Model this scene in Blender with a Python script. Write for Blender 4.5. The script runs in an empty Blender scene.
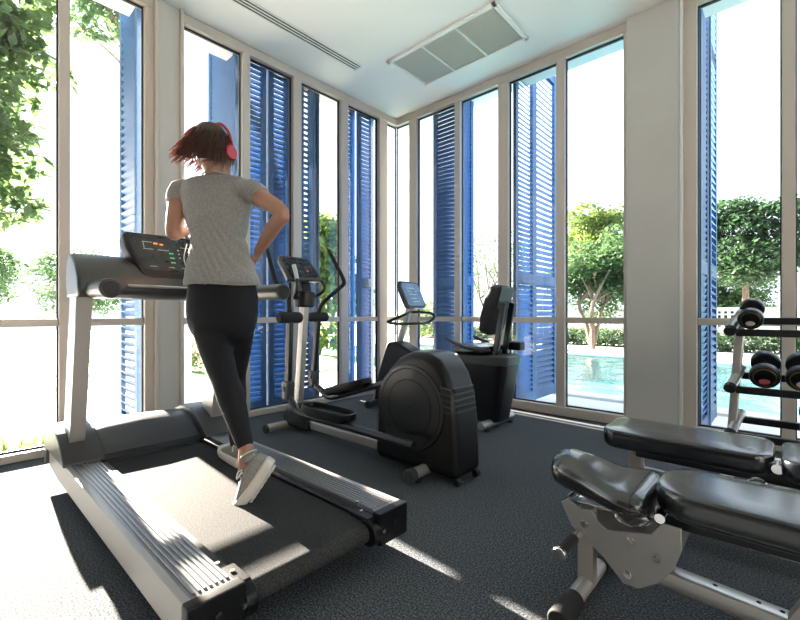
import bpy, bmesh, math, random
from mathutils import Vector, Matrix, Quaternion
R = math.radians
sc = bpy.context.scene
col = sc.collection
random.seed(7)

# ------------------------------------------------------------------ materials
def mat(name, color, rough=.5, metal=0., noise=None, bump=0., spec=.5, coat=0., bump_scale=200, emit=None, sheen=0., trans=None):
    m = bpy.data.materials.new(name); m.use_nodes = True
    nt = m.node_tree; b = nt.nodes['Principled BSDF']
    b.inputs['Base Color'].default_value = (*color, 1)
    b.inputs['Roughness'].default_value = rough
    b.inputs['Metallic'].default_value = metal
    b.inputs['Specular IOR Level'].default_value = spec
    b.inputs['Coat Weight'].default_value = coat
    b.inputs['Coat Roughness'].default_value = .15
    if sheen: b.inputs['Sheen Weight'].default_value = sheen
    if emit:
        b.inputs['Emission Color'].default_value = (*emit[0], 1); b.inputs['Emission Strength'].default_value = emit[1]
    tc = nt.nodes.new('ShaderNodeTexCoord')
    if noise:
        c2, scale, lo, hi = noise
        n = nt.nodes.new('ShaderNodeTexNoise'); n.inputs['Scale'].default_value = scale; n.inputs['Detail'].default_value = 4
        r = nt.nodes.new('ShaderNodeValToRGB'); r.color_ramp.elements[0].position = lo; r.color_ramp.elements[1].position = hi
        r.color_ramp.elements[0].color = (*color, 1); r.color_ramp.elements[1].color = (*c2, 1)
        nt.links.new(tc.outputs['Object'], n.inputs['Vector']); nt.links.new(n.outputs['Fac'], r.inputs['Fac'])
        nt.links.new(r.outputs['Color'], b.inputs['Base Color'])
    if bump:
        n = nt.nodes.new('ShaderNodeTexNoise'); n.inputs['Scale'].default_value = bump_scale; n.inputs['Detail'].default_value = 3
        bp = nt.nodes.new('ShaderNodeBump'); bp.inputs['Strength'].default_value = bump; bp.inputs['Distance'].default_value = .005
        nt.links.new(tc.outputs['Object'], n.inputs['Vector']); nt.links.new(n.outputs['Fac'], bp.inputs['Height'])
        nt.links.new(bp.outputs['Normal'], b.inputs['Normal'])
    if trans:   # part of the light passes through (leaf, hair)
        t = nt.nodes.new('ShaderNodeBsdfTranslucent'); t.inputs['Color'].default_value = (*trans[0], 1)
        mx = nt.nodes.new('ShaderNodeMixShader'); mx.inputs['Fac'].default_value = trans[1]
        nt.links.new(b.outputs[0], mx.inputs[1]); nt.links.new(t.outputs[0], mx.inputs[2])
        nt.links.new(mx.outputs[0], nt.nodes['Material Output'].inputs['Surface'])
    return m

def leaf_mat(name, c1, c2, tc_):
    m = mat(name, c1, .55, noise=(c2, 3.0, .35, .65), trans=(tc_, .35))
    return m

def glass_mat(name, tint=(1, 1, 1), ior=1.35):
    m = bpy.data.materials.new(name); m.use_nodes = True; nt = m.node_tree; nt.nodes.clear()
    o = nt.nodes.new('ShaderNodeOutputMaterial'); t = nt.nodes.new('ShaderNodeBsdfTransparent'); g = nt.nodes.new('ShaderNodeBsdfGlossy')
    t.inputs['Color'].default_value = (*tint, 1); g.inputs['Roughness'].default_value = .01
    lw = nt.nodes.new('ShaderNodeLayerWeight'); lw.inputs['Blend'].default_value = .5      # Facing = 1 - cos
    pw = nt.nodes.new('ShaderNodeMath'); pw.operation = 'POWER'; pw.inputs[1].default_value = 5
    f0 = ((ior - 1) / (ior + 1)) ** 2
    f = nt.nodes.new('ShaderNodeMath'); f.operation = 'MULTIPLY_ADD'; f.inputs[1].default_value = 1 - f0; f.inputs[2].default_value = f0
    nt.links.new(lw.outputs['Facing'], pw.inputs[0]); nt.links.new(pw.outputs[0], f.inputs[0])
    mx = nt.nodes.new('ShaderNodeMixShader')
    nt.links.new(f.outputs[0], mx.inputs[0]); nt.links.new(t.outputs[0], mx.inputs[1]); nt.links.new(g.outputs[0], mx.inputs[2])
    nt.links.new(mx.outputs[0], o.inputs['Surface'])
    return m

M = {}
M['carpet'] = mat('carpet', (.032, .038, .046), .95, noise=((.17, .18, .195), 150, .42, .68), spec=.1)
M['ceiling'] = mat('ceiling_paint', (.80, .79, .77), .85, bump=.05, bump_scale=8)
M['wall'] = mat('wall_plaster', (.53, .515, .49), .8, noise=((.48, .465, .44), 2.2, .3, .75), bump=.15, bump_scale=12)
M['backwall'] = mat('dark_taupe_bounce_cut', (.20, .18, .16), .85, bump=.1, bump_scale=10)  # dark tone invented for the unseen back wall, cuts bounce on the pads
M['frame'] = mat('window_frame_metal', (.55, .49, .43), .42, metal=.1)
M['gasket'] = mat('rubber_gasket', (.012, .013, .016), .6)
M['glass'] = glass_mat('window_glass')
M['blue'] = mat('blue_shutter_paint', (.036, .118, .28), .45, noise=((.030, .095, .235), 5, .35, .7))
M['blackp'] = mat('black_plastic', (.0045, .005, .006), .36, bump=.03, bump_scale=300, spec=.32)
M['blackm'] = mat('black_satin_metal', (.008, .009, .011), .3, spec=.5)
M['rubber'] = mat('black_rubber', (.010, .010, .012), .75, bump=.2)
M['foam'] = mat('black_foam_grip', (.010, .010, .012), .85, bump=.3, bump_scale=150)
M['belt'] = mat('running_belt', (.028, .029, .031), .85, spec=.06, noise=((.055, .055, .055), 180, .4, .65), bump=.3, bump_scale=300)
M['greyp'] = mat('grey_plastic', (.04, .042, .045), .36, bump=.05)
M['hood'] = mat('treadmill_hood_plastic', (.042, .046, .054), .33)
M['silver'] = mat('silver_painted_steel', (.42, .40, .38), .38, metal=.55)
M['alu'] = mat('brushed_aluminium', (.55, .54, .53), .3, metal=.85)
M['railtop'] = mat('ribbed_step_rail', (.26, .26, .27), .3, metal=.7)
M['chrome'] = mat('chrome', (.78, .79, .8), .1, metal=1.)
M['bolt'] = mat('steel_bolt', (.6, .58, .55), .25, metal=1.)
M['screen'] = mat('dark_console_face', (.012, .016, .020), .25, noise=((.02, .026, .032), 30, .4, .6))
M['lcd'] = mat('blue_grey_screen', (.16, .25, .36), .3, noise=((.24, .34, .46), 25, .4, .65))
M['orange'] = mat('orange_led', (.9, .25, .05), .4, emit=((1, .3, .05), .8))
M['green'] = mat('green_led', (.1, .6, .3), .4, emit=((.1, .8, .35), .35))
M['whiteled'] = mat('white_print', (.55, .6, .6), .5)
M['red'] = mat('red_print', (.6, .04, .03), .4)
M['leather'] = mat('black_vinyl', (.006, .008, .012), .26, bump=.05, bump_scale=240, spec=.8, coat=.6)
M['leathergloss'] = mat('black_glossy_vinyl', (.006, .0065, .008), .25, spec=.8, coat=.6, bump=.04, bump_scale=60)
M['plate'] = mat('silver_bench_plate', (.34, .335, .33), .42, metal=.65)
M['bronze'] = mat('bronze_ring', (.16, .115, .065), .35, metal=.8)
M['label'] = mat('pale_weight_label', (.55, .47, .42), .5)
M['labelred'] = mat('red_weight_label', (.45, .08, .09), .5)
M['grille'] = mat('vent_grille', (.62, .60, .54), .6)
M['ventdark'] = mat('vent_shadow_gap', (.02, .02, .022), .8)  # dark colour stands in for the shade inside vent slots
M['ventw'] = mat('vent_frame_paint', (.75, .75, .72), .5)
M['terrace'] = mat('terrace_paving', (.80, .79, .76), .8, noise=((.72, .71, .68), 1.5, .3, .7))
M['kerb'] = mat('pool_kerb', (.75, .76, .75), .6)
M['pooltile'] = mat('pool_tile', (.46, .80, .83), .4, noise=((.58, .86, .88), 2.0, .35, .65))
M['lawn'] = mat('lawn_grass', (.10, .22, .045), .9, noise=((.19, .33, .07), 6, .3, .7), bump=.5, bump_scale=60)
M['gwall'] = mat('white_garden_wall', (.78, .79, .78), .7)
M['gdark'] = mat('shadowed_hole', (.10, .12, .10), .9)
M['bark'] = mat('tree_bark', (.13, .095, .07), .9, noise=((.2, .16, .12), 14, .35, .7), bump=.5, bump_scale=30)
M['leafA'] = leaf_mat('broad_leaf_green', (.04, .085, .035), (.085, .145, .055), (.18, .30, .10))
M['leafB'] = leaf_mat('fine_leaf_green', (.035, .085, .04), (.065, .13, .055), (.13, .24, .09))
M['leafC'] = leaf_mat('dark_leaf_green', (.022, .06, .03), (.045, .095, .042), (.08, .17, .07))
M['leafD'] = leaf_mat('yellow_green_leaf', (.07, .13, .035), (.12, .19, .05), (.24, .34, .09))
M['flower'] = mat('pink_petal', (.65, .05, .22), .6, trans=((.8, .1, .3), .3))
M['skin'] = mat('skin', (.36, .185, .125), .5, bump=.03, spec=.4)
M['shirt'] = mat('grey_tshirt', (.25, .243, .232), .9, noise=((.32, .312, .30), 90, .4, .62), bump=.25, bump_scale=70, sheen=.3, trans=((.5, .48, .45), .12))
M['leggings'] = mat('black_leggings', (.006, .0065, .009), .75, spec=.3)
M['shoe'] = mat('grey_knit_shoe', (.22, .215, .205), .85, noise=((.30, .29, .28), 160, .4, .6), bump=.3)
M['sole'] = mat('white_rubber_sole', (.66, .62, .57), .6, bump=.15, bump_scale=80)
M['sock'] = mat('mint_lining', (.42, .60, .54), .8)
M['lace'] = mat('white_lace', (.75, .75, .72), .8)
M['hair'] = mat('auburn_hair', (.030, .012, .009), .42, noise=((.062, .022, .013), 22, .35, .7), trans=((.70, .22, .08), .18), spec=.5)
M['headphone'] = mat('red_headphone_plastic', (.45, .012, .03), .25, coat=.4)
M['blocker'] = mat('blocker_render', (.7, .69, .66), .8)  # surface of the added sun-blocking pillars
M['lampm'] = mat('downlight_lens', (.9, .9, .9), .4, emit=((1, .96, .9), 3))

def water_mat():
    m = glass_mat('pool_water', (.80, .95, .97), 1.33); nt = m.node_tree
    n = nt.nodes.new('ShaderNodeTexNoise'); n.inputs['Scale'].default_value = 2.2; n.inputs['Detail'].default_value = 3
    tc = nt.nodes.new('ShaderNodeTexCoord'); nt.links.new(tc.outputs['Object'], n.inputs['Vector'])
    bp = nt.nodes.new('ShaderNodeBump'); bp.inputs['Strength'].default_value = .25; bp.inputs['Distance'].default_value = .1
    nt.links.new(n.outputs['Fac'], bp.inputs['Height'])
    for x in nt.nodes:
        if x.type in ('BSDF_GLOSSY',): nt.links.new(bp.outputs['Normal'], x.inputs['Normal'])
    return m
M['water'] = water_mat()

# ------------------------------------------------------------------ mesh helper
class MB:
    def __init__(s): s.bm = bmesh.new()
    def _merge(s, t, mtx=None):
        if mtx: bmesh.ops.transform(t, matrix=mtx, verts=t.verts)
        me = bpy.data.meshes.new('t'); t.to_mesh(me); t.free(); s.bm.from_mesh(me); bpy.data.meshes.remove(me)
        return s
    def box(s, c, d, rot=(0, 0, 0), bev=0., seg=2):
        t = bmesh.new(); bmesh.ops.create_cube(t, size=1)
        bmesh.ops.scale(t, vec=d, verts=t.verts)
        if bev > 0: bmesh.ops.bevel(t, geom=t.edges[:], offset=min(bev, min(d) * .49), segments=seg, profile=.5, affect='EDGES')
        from mathutils import Euler
        return s._merge(t, Matrix.Translation(c) @ Euler([R(a) for a in rot]).to_matrix().to_4x4())
    def bar(s, p0, p1, w, h, bev=0., up=(0, 0, 1)):      # rectangular bar, w across, h along 'up'
        p0, p1 = Vector(p0), Vector(p1); a = p1 - p0; L = a.length; x = a.normalized()
        u = Vector(up); y = u.cross(x)
        if y.length < 1e-4: y = Vector((0, 1, 0)).cross(x)
        y.normalize(); z = x.cross(y)
        t = bmesh.new(); bmesh.ops.create_cube(t, size=1); bmesh.ops.scale(t, vec=(L, w, h), verts=t.verts)
        if bev: bmesh.ops.bevel(t, geom=t.edges[:], offset=bev, segments=2, profile=.5, affect='EDGES')
        m = Matrix((x, y, z)).transposed().to_4x4(); m.translation = (p0 + p1) / 2
        return s._merge(t, m)
    def cyl(s, p0, p1, r0, r1=None, n=24, bev=0.):
        r1 = r0 if r1 is None else r1
        p0, p1 = Vector(p0), Vector(p1); a = p1 - p0
        t = bmesh.new(); bmesh.ops.create_cone(t, cap_ends=True, segments=n, radius1=r0, radius2=r1, depth=a.length)
        if bev:
            es = [e for e in t.edges if len(e.link_faces) == 2 and any(len(f.verts) > 4 for f in e.link_faces)]
            bmesh.ops.bevel(t, geom=es, offset=bev, segments=3, profile=.5, affect='EDGES')
        m = a.to_track_quat('Z', 'Y').to_matrix().to_4x4(); m.translation = (p0 + p1) / 2
        return s._merge(t, m)
    def ell(s, c, r, rot=(0, 0, 0), n=20):
        t = bmesh.new(); bmesh.ops.create_uvsphere(t, u_segments=n, v_segments=max(8, n * 2 // 3), radius=1)
        bmesh.ops.scale(t, vec=r, verts=t.verts)
        from mathutils import Euler
        return s._merge(t, Matrix.Translation(c) @ Euler([R(a) for a in rot]).to_matrix().to_4x4())
    def tube(s, pts, r, n=12, smooth=4, closed=False):
        pts = [Vector(p) for p in pts]; rs = r if isinstance(r, (list, tuple)) else [r] * len(pts)
        if smooth > 1 and len(pts) > 2:
            P, Q = [], []
            N = len(pts); rng = N if closed else N - 1
            for i in range(rng):
                g = (lambda k: pts[k % N]) if closed else (lambda k: pts[min(max(k, 0), N - 1)])
                p0, p1, p2, p3 = g(i - 1), g(i), g(i + 1), g(i + 2)
                for j in range(smooth):
                    t = j / smooth
                    P.append(.5 * ((2 * p1) + (p2 - p0) * t + (2 * p0 - 5 * p1 + 4 * p2 - p3) * t * t + (3 * p1 - p0 - 3 * p2 + p3) * t ** 3))
                    Q.append(rs[i] * (1 - t) + rs[(i + 1) % N] * t)
            if not closed: P.append(pts[-1]); Q.append(rs[-1])
            pts, rs = P, Q
        N = len(pts); rings = []; prev = None
        for i, p in enumerate(pts):
            if closed: d = pts[(i + 1) % N] - pts[i - 1]
            else: d = pts[min(i + 1, N - 1)] - pts[max(i - 1, 0)]
            if d.length < 1e-7: d = Vector((0, 0, 1))
            d.normalize()
            if prev is None:
                u = d.orthogonal().normalized()
            else:
                u = prev - d * prev.dot(d); u = u.normalized() if u.length > 1e-6 else d.orthogonal().normalized()
            prev = u; v = d.cross(u)
            rings.append([s.bm.verts.new(p + (u * math.cos(2 * math.pi * k / n) + v * math.sin(2 * math.pi * k / n)) * rs[i]) for k in range(n)])
        for i in range(N if closed else N - 1):
            a, b = rings[i], rings[(i + 1) % N]
            for k in range(n): s.bm.faces.new((a[k], a[(k + 1) % n], b[(k + 1) % n], b[k]))
        if not closed:
            s.bm.faces.new(rings[0][::-1]); s.bm.faces.new(rings[-1])
        return s
    def loft(s, rings, cap=True):                 # rings: lists of points, same count
        vs = [[s.bm.verts.new(p) for p in r] for r in rings]; n = len(vs[0])
        for a, b in zip(vs, vs[1:]):
            for k in range(n): s.bm.faces.new((a[k], a[(k + 1) % n], b[(k + 1) % n], b[k]))
        if cap: s.bm.faces.new(vs[0][::-1]); s.bm.faces.new(vs[-1])
        return s
    def prism(s, poly, axis, a, b, bev=0., seg=2):      # poly of 2-tuples extruded along axis
        def mk(p, h):
            return {'X': (h, p[0], p[1]), 'Y': (p[0], h, p[1]), 'Z': (p[0], p[1], h)}[axis]
        t = bmesh.new()
        v0 = [t.verts.new(mk(p, a)) for p in poly]; v1 = [t.verts.new(mk(p, b)) for p in poly]; n = len(poly)
        t.faces.new(v0[::-1]); t.faces.new(v1)
        for k in range(n): t.faces.new((v0[k], v0[(k + 1) % n], v1[(k + 1) % n], v1[k]))
        bmesh.ops.recalc_face_normals(t, faces=t.faces)
        if bev:
            es = [e for e in t.edges if e.calc_face_angle(0) > R(35)]
            bmesh.ops.bevel(t, geom=es, offset=bev, segments=seg, profile=.5, affect='EDGES', clamp_overlap=True)
        return s._merge(t)
    def build(s, name, m, parent=None, smooth=True, sub=0, fixn=True):
        if fixn: bmesh.ops.recalc_face_normals(s.bm, faces=s.bm.faces)
        w = Vector((0, 0, 0)); p = parent
        while p is not None: w += p.location; p = p.parent
        if parent is None or w.length > 0: bmesh.ops.translate(s.bm, vec=-w, verts=s.bm.verts)
        me = bpy.data.meshes.new(name); s.bm.to_mesh(me); s.bm.free()
        me.materials.append(m)
        if smooth:
            me.polygons.foreach_set('use_smooth', [True] * len(me.polygons))
            me.set_sharp_from_angle(angle=R(38))
        o = bpy.data.objects.new(name, me); col.objects.link(o); o.parent = parent
        if smooth and not sub and fixn:
            md = o.modifiers.new('wn', 'WEIGHTED_NORMAL'); md.keep_sharp = True; md.weight = 50
        if sub:
            md = o.modifiers.new('sub', 'SUBSURF'); md.levels = sub; md.render_levels = sub
        return o

def tag(o, label, cat, group=None, kind=None):
    if label: o['label'] = label
    if cat: o['category'] = cat
    if group: o['group'] = group
    if kind: o['kind'] = kind
    return o
def thing(name, label, cat, loc, group=None, kind=None):
    o = bpy.data.objects.new(name, None); col.objects.link(o); o.location = loc; o.empty_display_size = .1
    return tag(o, label, cat, group, kind)
def S(o, label=None, cat=None):
    o['kind'] = 'structure'
    if label: o['label'] = label
    if cat: o['category'] = cat
    return o
def copy_tree(o, parent=None):
    c = o.copy(); col.objects.link(c); c.parent = parent
    for ch in list(o.children): copy_tree(ch, c)
    return c

# ------------------------------------------------------------------ room shell
H = 3.50
S(MB().box((3.0, -3.2, -.05), (6.5, 6.9, .1)).build('floor', M['carpet'], smooth=False), 'dark grey speckled carpet floor of the gym', 'floor')
S(MB().box((3.0, -3.2, H + .05), (6.7, 7.1, .1)).build('ceiling', M['ceiling'], smooth=False), 'smooth white painted ceiling with air vents', 'ceiling')
wl = MB()
wl.box((-.02, -2.79, H / 2), (.16, .17, H), bev=.006)                 # pier between the windows
wl.box((-.06, -6.05, H / 2), (.16, 1.2, H))
S(wl.build('wall_left', M['wall']), 'white plastered left wall pier between the tall windows', 'wall')
wr = MB()
wr.box((2.965, .0, H / 2), (.375, .20, H), bev=.006)                # pillar
wr.box((5.95, .06, H / 2), (.7, .16, H))
S(wr.build('wall_right', M['wall']), 'grey plastered pillar on the right wall by the pool windows', 'wall')
S(MB().box((3.0, -6.6, H / 2), (6.5, .12, H)).build('wall_back', M['backwall'], smooth=False), 'unseen taupe wall behind the viewer, made dark to cut bounce light', 'wall')
t = MB()
t.box((6.25, -3.2, 3.3), (.12, 6.9, .4)); t.box((6.25, -3.2, .3), (.12, 6.9, .6))
for yy, ww in ((-.30, 1.4), (-3.1, 1.3), (-5.75, 1.9)): t.box((6.25, yy, 1.85), (.12, ww, 2.7))  # gaps left between these piers to admit added sky fill
S(t.build('wall_side', M['wall'], smooth=False), 'unseen plastered side wall behind the benches, two openings added for fill light', 'wall')
t = MB()  # added windows out of view, a source of fill light
for yy, ww in ((-1.72, 1.44), (-4.27, 1.05)):
    for z in (.62, 3.08): t.box((6.25, yy, z), (.06, ww, .05))
    t.box((6.25, yy, 1.85), (.06, .05, 2.5))
t = S(t.build('window_5', M['frame'], smooth=False), 'unseen windows behind the viewer, added to let in fill light', 'window')
for yy, ww in ((-1.72, 1.42), (-4.27, 1.03)): MB().box((6.25, yy, 1.85), (.006, ww, 2.45)).build('glass_pane', M['glass'], t, smooth=False)

def window(n, axis, a, b, posts, label, ztop=3.40, zbot=.06, fronts=(), end0=True, end1=True):
    """posts: list of (c0,c1) mullion extents along the wall; glass in between"""
    D = .09
    def bx(mb, u0, u1, z0, z1, d=D, off=0.):
        c = ((u0 + u1) / 2, (z0 + z1) / 2); e = (abs(u1 - u0), z1 - z0)
        if axis == 'Y': mb.box((-off, c[0], c[1]), (d, e[0], e[1]), bev=.004, seg=1)
        else: mb.box((c[0], off, c[1]), (e[0], d, e[1]), bev=.004, seg=1)
    f = MB()
    bx(f, a, b, ztop + .012, H - .004, .10)              # head
    bx(f, a, b, 0.001, zbot - .004, .12)                 # sill rail
    for (c0, c1) in posts: bx(f, c0, c1, zbot - .02, ztop + .03)
    root = f.build('window_%d' % n, M['frame'])
    S(root, label, 'window')
    # dark tracks in the head and beside posts
    g = MB(); pn = []
    ps = sorted(posts)
    for (p, q) in zip(ps, ps[1:]): pn.append((p[1], q[0]))
    if end0: pn.insert(0, (a, ps[0][0]))
    if end1: pn.append((ps[-1][1], b))
    tr = MB()
    for k, (u0, u1) in enumerate(pn):
        if u1 - u0 < .05: continue
        gm = MB()
        bx(gm, u0, u1, zbot - .004, zbot + .008, .03, .01); bx(gm, u0, u1, ztop, ztop + .013, .03, .01)
        bx(gm, u0, u0 + .008, zbot, ztop, .03, .01); bx(gm, u1 - .008, u1, zbot, ztop, .03, .01)
        o = gm.build('gasket', M['gasket'], root)
        tr = MB(); bx(tr, u0 + .002, u1 - .002, .885, .94, .05); tr.build('transom', M['frame'], root)
        gl = MB(); bx(gl, u0 + .004, u1 - .004, zbot + .002, ztop - .002, .006, .012); gl.build('glass_pane', M['glass'], root, smooth=False)
    return root

window(1, 'Y', -5.45, -2.875, [(-5.45, -5.38), (-4.72, -4.65), (-3.495, -3.435), (-2.962, -2.875)], 'tall sliding window left of the runner, sunlit garden outside')
window(2, 'Y', -2.705, -.004, [(-2.705, -2.677), (-2.15, -2.073), (-1.60, -1.50), (-.964, -.86), (-.352, -.21)], 'tall window band behind runner and elliptical, blue shutters outside', zbot=.06, end1=True)
window(3, 'X', .004, 2.78, [(.256, .375), (.953, 1.03), (1.515, 1.63), (2.14, 2.222), (2.735, 2.785)], 'tall window band right of the corner looking to the pool', zbot=.09, end0=True)
window(4, 'X', 3.15, 5.6, [(3.15, 3.262), (3.757, 3.83), (4.5, 4.57), (5.3, 5.6)], 'tall window behind the dumbbell rack overlooking the pool', zbot=.09)
# casings beside the pier, pale edge strips on the pillar
t = MB(); t.box((.02, -2.885, H / 2), (.13, .03, H), bev=.005); t.box((.02, -2.697, H / 2), (.13, .03, H), bev=.005)
S(t.build('trim_1', M['frame']), 'beige frame strips either side of the left pier', 'trim')
t = MB(); t.box((2.782, -.04, H / 2), (.02, .10, H), bev=.004); t.box((3.163, -.04, H / 2), (.02, .10, H), bev=.004)  # right strip's pale colour stands in for the pillar's edge highlight
S(t.build('pillar_edge_strip', M['ventw']), 'pale strips on the pillar edges, the right one standing in for a highlight', 'trim')

# ceiling vent
v = thing('ceiling_vent', 'rectangular white framed return air vent with three grey louvred panels', 'vent', (1.44, -.735, H - .012))
x0, x1, y0, y1 = .83, 2.05, -1.04, -.43
fr = MB(); fw = .04
for (c, d) in (((1.44, y0 + fw / 2, H - .012), (x1 - x0, fw, .024)), ((1.44, y1 - fw / 2, H - .012), (x1 - x0, fw, .024)),
               ((x0 + fw / 2, (y0 + y1) / 2, H - .012), (fw, y1 - y0, .024)), ((x1 - fw / 2, (y0 + y1) / 2, H - .012), (fw, y1 - y0, .024))):
    fr.box(c, d, bev=.004, seg=1)
iw = (x1 - x0 - 2 * fw) / 3
for k in (1, 2): fr.box((x0 + fw + iw * k, (y0 + y1) / 2, H - .011), (.016, y1 - y0 - 2 * fw, .02), bev=.002, seg=1)
fr.build('vent_frame', M['ventw'], v)
for k in range(3):
    g = MB(); a = x0 + fw + iw * k + .01; b = a + iw - .02
    n = 26
    for j in range(n):
        xx = a + (b - a) * (j + .5) / n
        g.box((xx, (y0 + y1) / 2, H - .010), (.009, y1 - y0 - 2 * fw - .005, .004), rot=(0, 35, 0))
    g.box(((a + b) / 2, (y0 + y1) / 2, H - .002), (b - a, y1 - y0 - 2 * fw, .003))
    g.build('louvre_panel', M['grille'], v, smooth=False)
v = thing('slot_diffuser', 'long narrow ceiling slot diffuser with dark slots above the windows', 'vent', (.54, -2.9, H - .006))
fr = MB()
for xx in (.487, .520, .553, .586): fr.box((xx, -2.9, H - .006), (.012, 3.5, .012), bev=.002, seg=1)
for yy in (-4.65, -1.15): fr.box((.5365, yy, H - .006), (.11, .014, .012), bev=.002, seg=1)
fr.build('slot_frame', M['ventw'], v)
MB().box((.5365, -2.9, H - .003), (.09, 3.49, .004)).build('slot_shade', M['ventdark'], v, smooth=False)  # flat dark sheet painted as the shade inside the slots

# ------------------------------------------------------------------ blue shutters outside
def shutter(p, q, label, group='blue louvred shutters outside the windows', z0=-.02, z1=3.95, stile=.055, pitch=.052, t=.035, slat_tilt=24):
    p, q = Vector((p[0], p[1], 0)), Vector((q[0], q[1], 0))
    L = (q - p).length; d = (q - p) / L
    root = thing('window_shutter', label, 'shutter', (p.x, p.y, z0), group)
    nrm = Vector((-d.y, d.x, 0))
    f = MB()
    for s_ in (stile / 2, L - stile / 2):
        c = p + d * s_; f.bar(c + Vector((0, 0, z0)), c + Vector((0, 0, z1)), t, stile, up=d)
    for z in (z0 + .06, (z0 + z1) / 2 - .6, z1 - .05):
        f.bar(p + d * stile * .5 + Vector((0, 0, z)), q - d * stile * .5 + Vector((0, 0, z)), t * .9, .11)
    f.build('shutter_frame', M['blue'], root, smooth=False)
    s = MB(); z = z0 + .14
    if L - 2 * stile > .03:
        while z < z1 - .12:
            a = p + d * stile + Vector((0, 0, z)); b = q - d * stile + Vector((0, 0, z))
            up = (Vector((0, 0, 1)) * math.cos(R(slat_tilt)) + nrm * math.sin(R(slat_tilt)))
            s.bar(a, b, .006, .062, up=up)
            z += pitch
        s.build('louvre_slats', M['blue'], root, smooth=False)
    return root
shutter((-.14, -2.95), (-.62, -2.95), 'blue louvred shutter folded outward, seen edge on by the sunny left window', slat_tilt=40, pitch=.066)
shutter((-.14, -2.113), (-.74, -2.113), 'blue shutter folded outward just right of the runner head')
shutter((-.15, -2.06), (-.15, -1.80), 'closed dark blue louvred shutter leaf behind the handrail of treadmill')
shutter((-.15, -1.775), (-.15, -1.53), 'narrow closed blue shutter leaf behind the elliptical console')
shutter((-.2, -1.37), (-.2, -1.19), 'louvred blue shutter leaf behind the elliptical moving handles', slat_tilt=38, pitch=.062)
shutter((-.2, -1.18), (-.2, -1.10), 'plain narrow blue shutter edge behind the elliptical moving handles')
shutter((-.20, -.82), (-.20, -.56), 'plain lit blue shutter leaf in pane left of the corner')
shutter((-.13, -.57), (-.13, -.30), 'dark blue louvred shutter leaf nearest the glass corner')
shutter((-.12, -.205), (-.12, -.075), 'narrow blue shutter edge at the glass corner')
shutter((.50, .16), (.93, .16), 'blue louvred shutter leaf behind the exercise bike console')
shutter((1.01, .05), (1.01, .25), 'narrow blue shutter edge left of the bike backrest', slat_tilt=-24)
shutter((1.66, .05), (1.66, .50), 'dark blue shutter leaf beside post behind the bike backrest', slat_tilt=36)
shutter((1.63, .56), (1.63, 1.18), 'widest sunlit blue louvred shutter, right of the bike seat', slat_tilt=30, pitch=.066)
shutter((3.26, .07), (3.26, .50), 'blue shutter leaf right of the pillar, plain inner part', slat_tilt=-24)
shutter((3.27, .56), (3.27, 1.02), 'outer blue louvred shutter leaf beside the dumbbell rack window', slat_tilt=40, pitch=.066)

# ------------------------------------------------------------------ outside
G = -.10
g = MB()
PX0, PX1, PY0, PY1 = -7.0, 14, 1.75, 7.4
g.box((0, -8, G - .05), (60, 16.05, .1)); g.box((0, .86, G - .05), (60, 1.8, .1))
g.box((0, 24, G - .05), (60, 33.2, .1)); g.box((-18.5, 4.6, G - .05), (23, 5.9, .1)); g.box((20, 4.6, G - .05), (12, 5.9, .1))
S(g.build('terrace_ground', M['terrace'], smooth=False), 'pale sunlit paving around the building and pool', 'terrace')
pb = MB(); pb.box(((PX0 + PX1) / 2, (PY0 + PY1) / 2, G - .65), (PX1 - PX0, PY1 - PY0, .1))
pb.box(((PX0 + PX1) / 2, PY0 - .03, G - .52), (PX1 - PX0, .06, 1.0)); pb.box(((PX0 + PX1) / 2, PY1 + .03, G - .52), (PX1 - PX0, .06, 1.0))
pb.box((PX0 - .03, 4.6, G - .52), (.06, PY1 - PY0, 1.0)); pb.box((PX1 + .03, 4.6, G - .52), (.06, PY1 - PY0, 1.0))
S(pb.build('pool_basin', M['pooltile'], smooth=False), 'turquoise tiled swimming pool basin', 'pool')
S(MB().box(((PX0 + PX1) / 2, (PY0 + PY1) / 2, G - .03), (PX1 - PX0 - .02, PY1 - PY0 - .02, .02)).build('pool_water', M['water'], smooth=False), 'turquoise water surface of the swimming pool', 'water')
k = MB()
k.box(((PX0 + PX1) / 2, PY0 - .12, G + .01), (PX1 - PX0, .3, .05), bev=.01); k.box(((PX0 + PX1) / 2, PY1 + .12, G + .01), (PX1 - PX0, .3, .05), bev=.01)
S(k.build('pool_edge', M['kerb'], smooth=False), 'pale stone coping along both long pool edges', 'coping')
S(MB().box((-7.6, 1.2, G + .005), (10, 4.2, .03)).build('lawn_left', M['lawn'], smooth=False), 'green lawn beyond the shutters left of the corner', 'lawn')

# white garden wall with square holes far behind the pool; direction along the pool
def gwall():
    mb = MB(); Y = 12.6
    mb.box((3, Y, G + .30), (34, .14, .60)); mb.box((3, Y, G + 1.22), (34, .14, .12))
    x = -14
    while x < 20:
        panel = int((x + 14) / 1.2) % 3
        if panel != 2:
            mb.box((x, Y, G + .88), (.075, .12, .58))
            x += .16
        else:
            mb.box((x + .5, Y, G + .88), (1.1, .14, .58)); x += 1.08
    for z in (.74, .90, 1.06): mb.box((3, Y, G + z), (34, .11, .05))
    return mb
S(gwall().build('garden_wall', M['gwall'], smooth=False), 'white pierced garden wall behind the pool hedge', 'wall')

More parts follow.
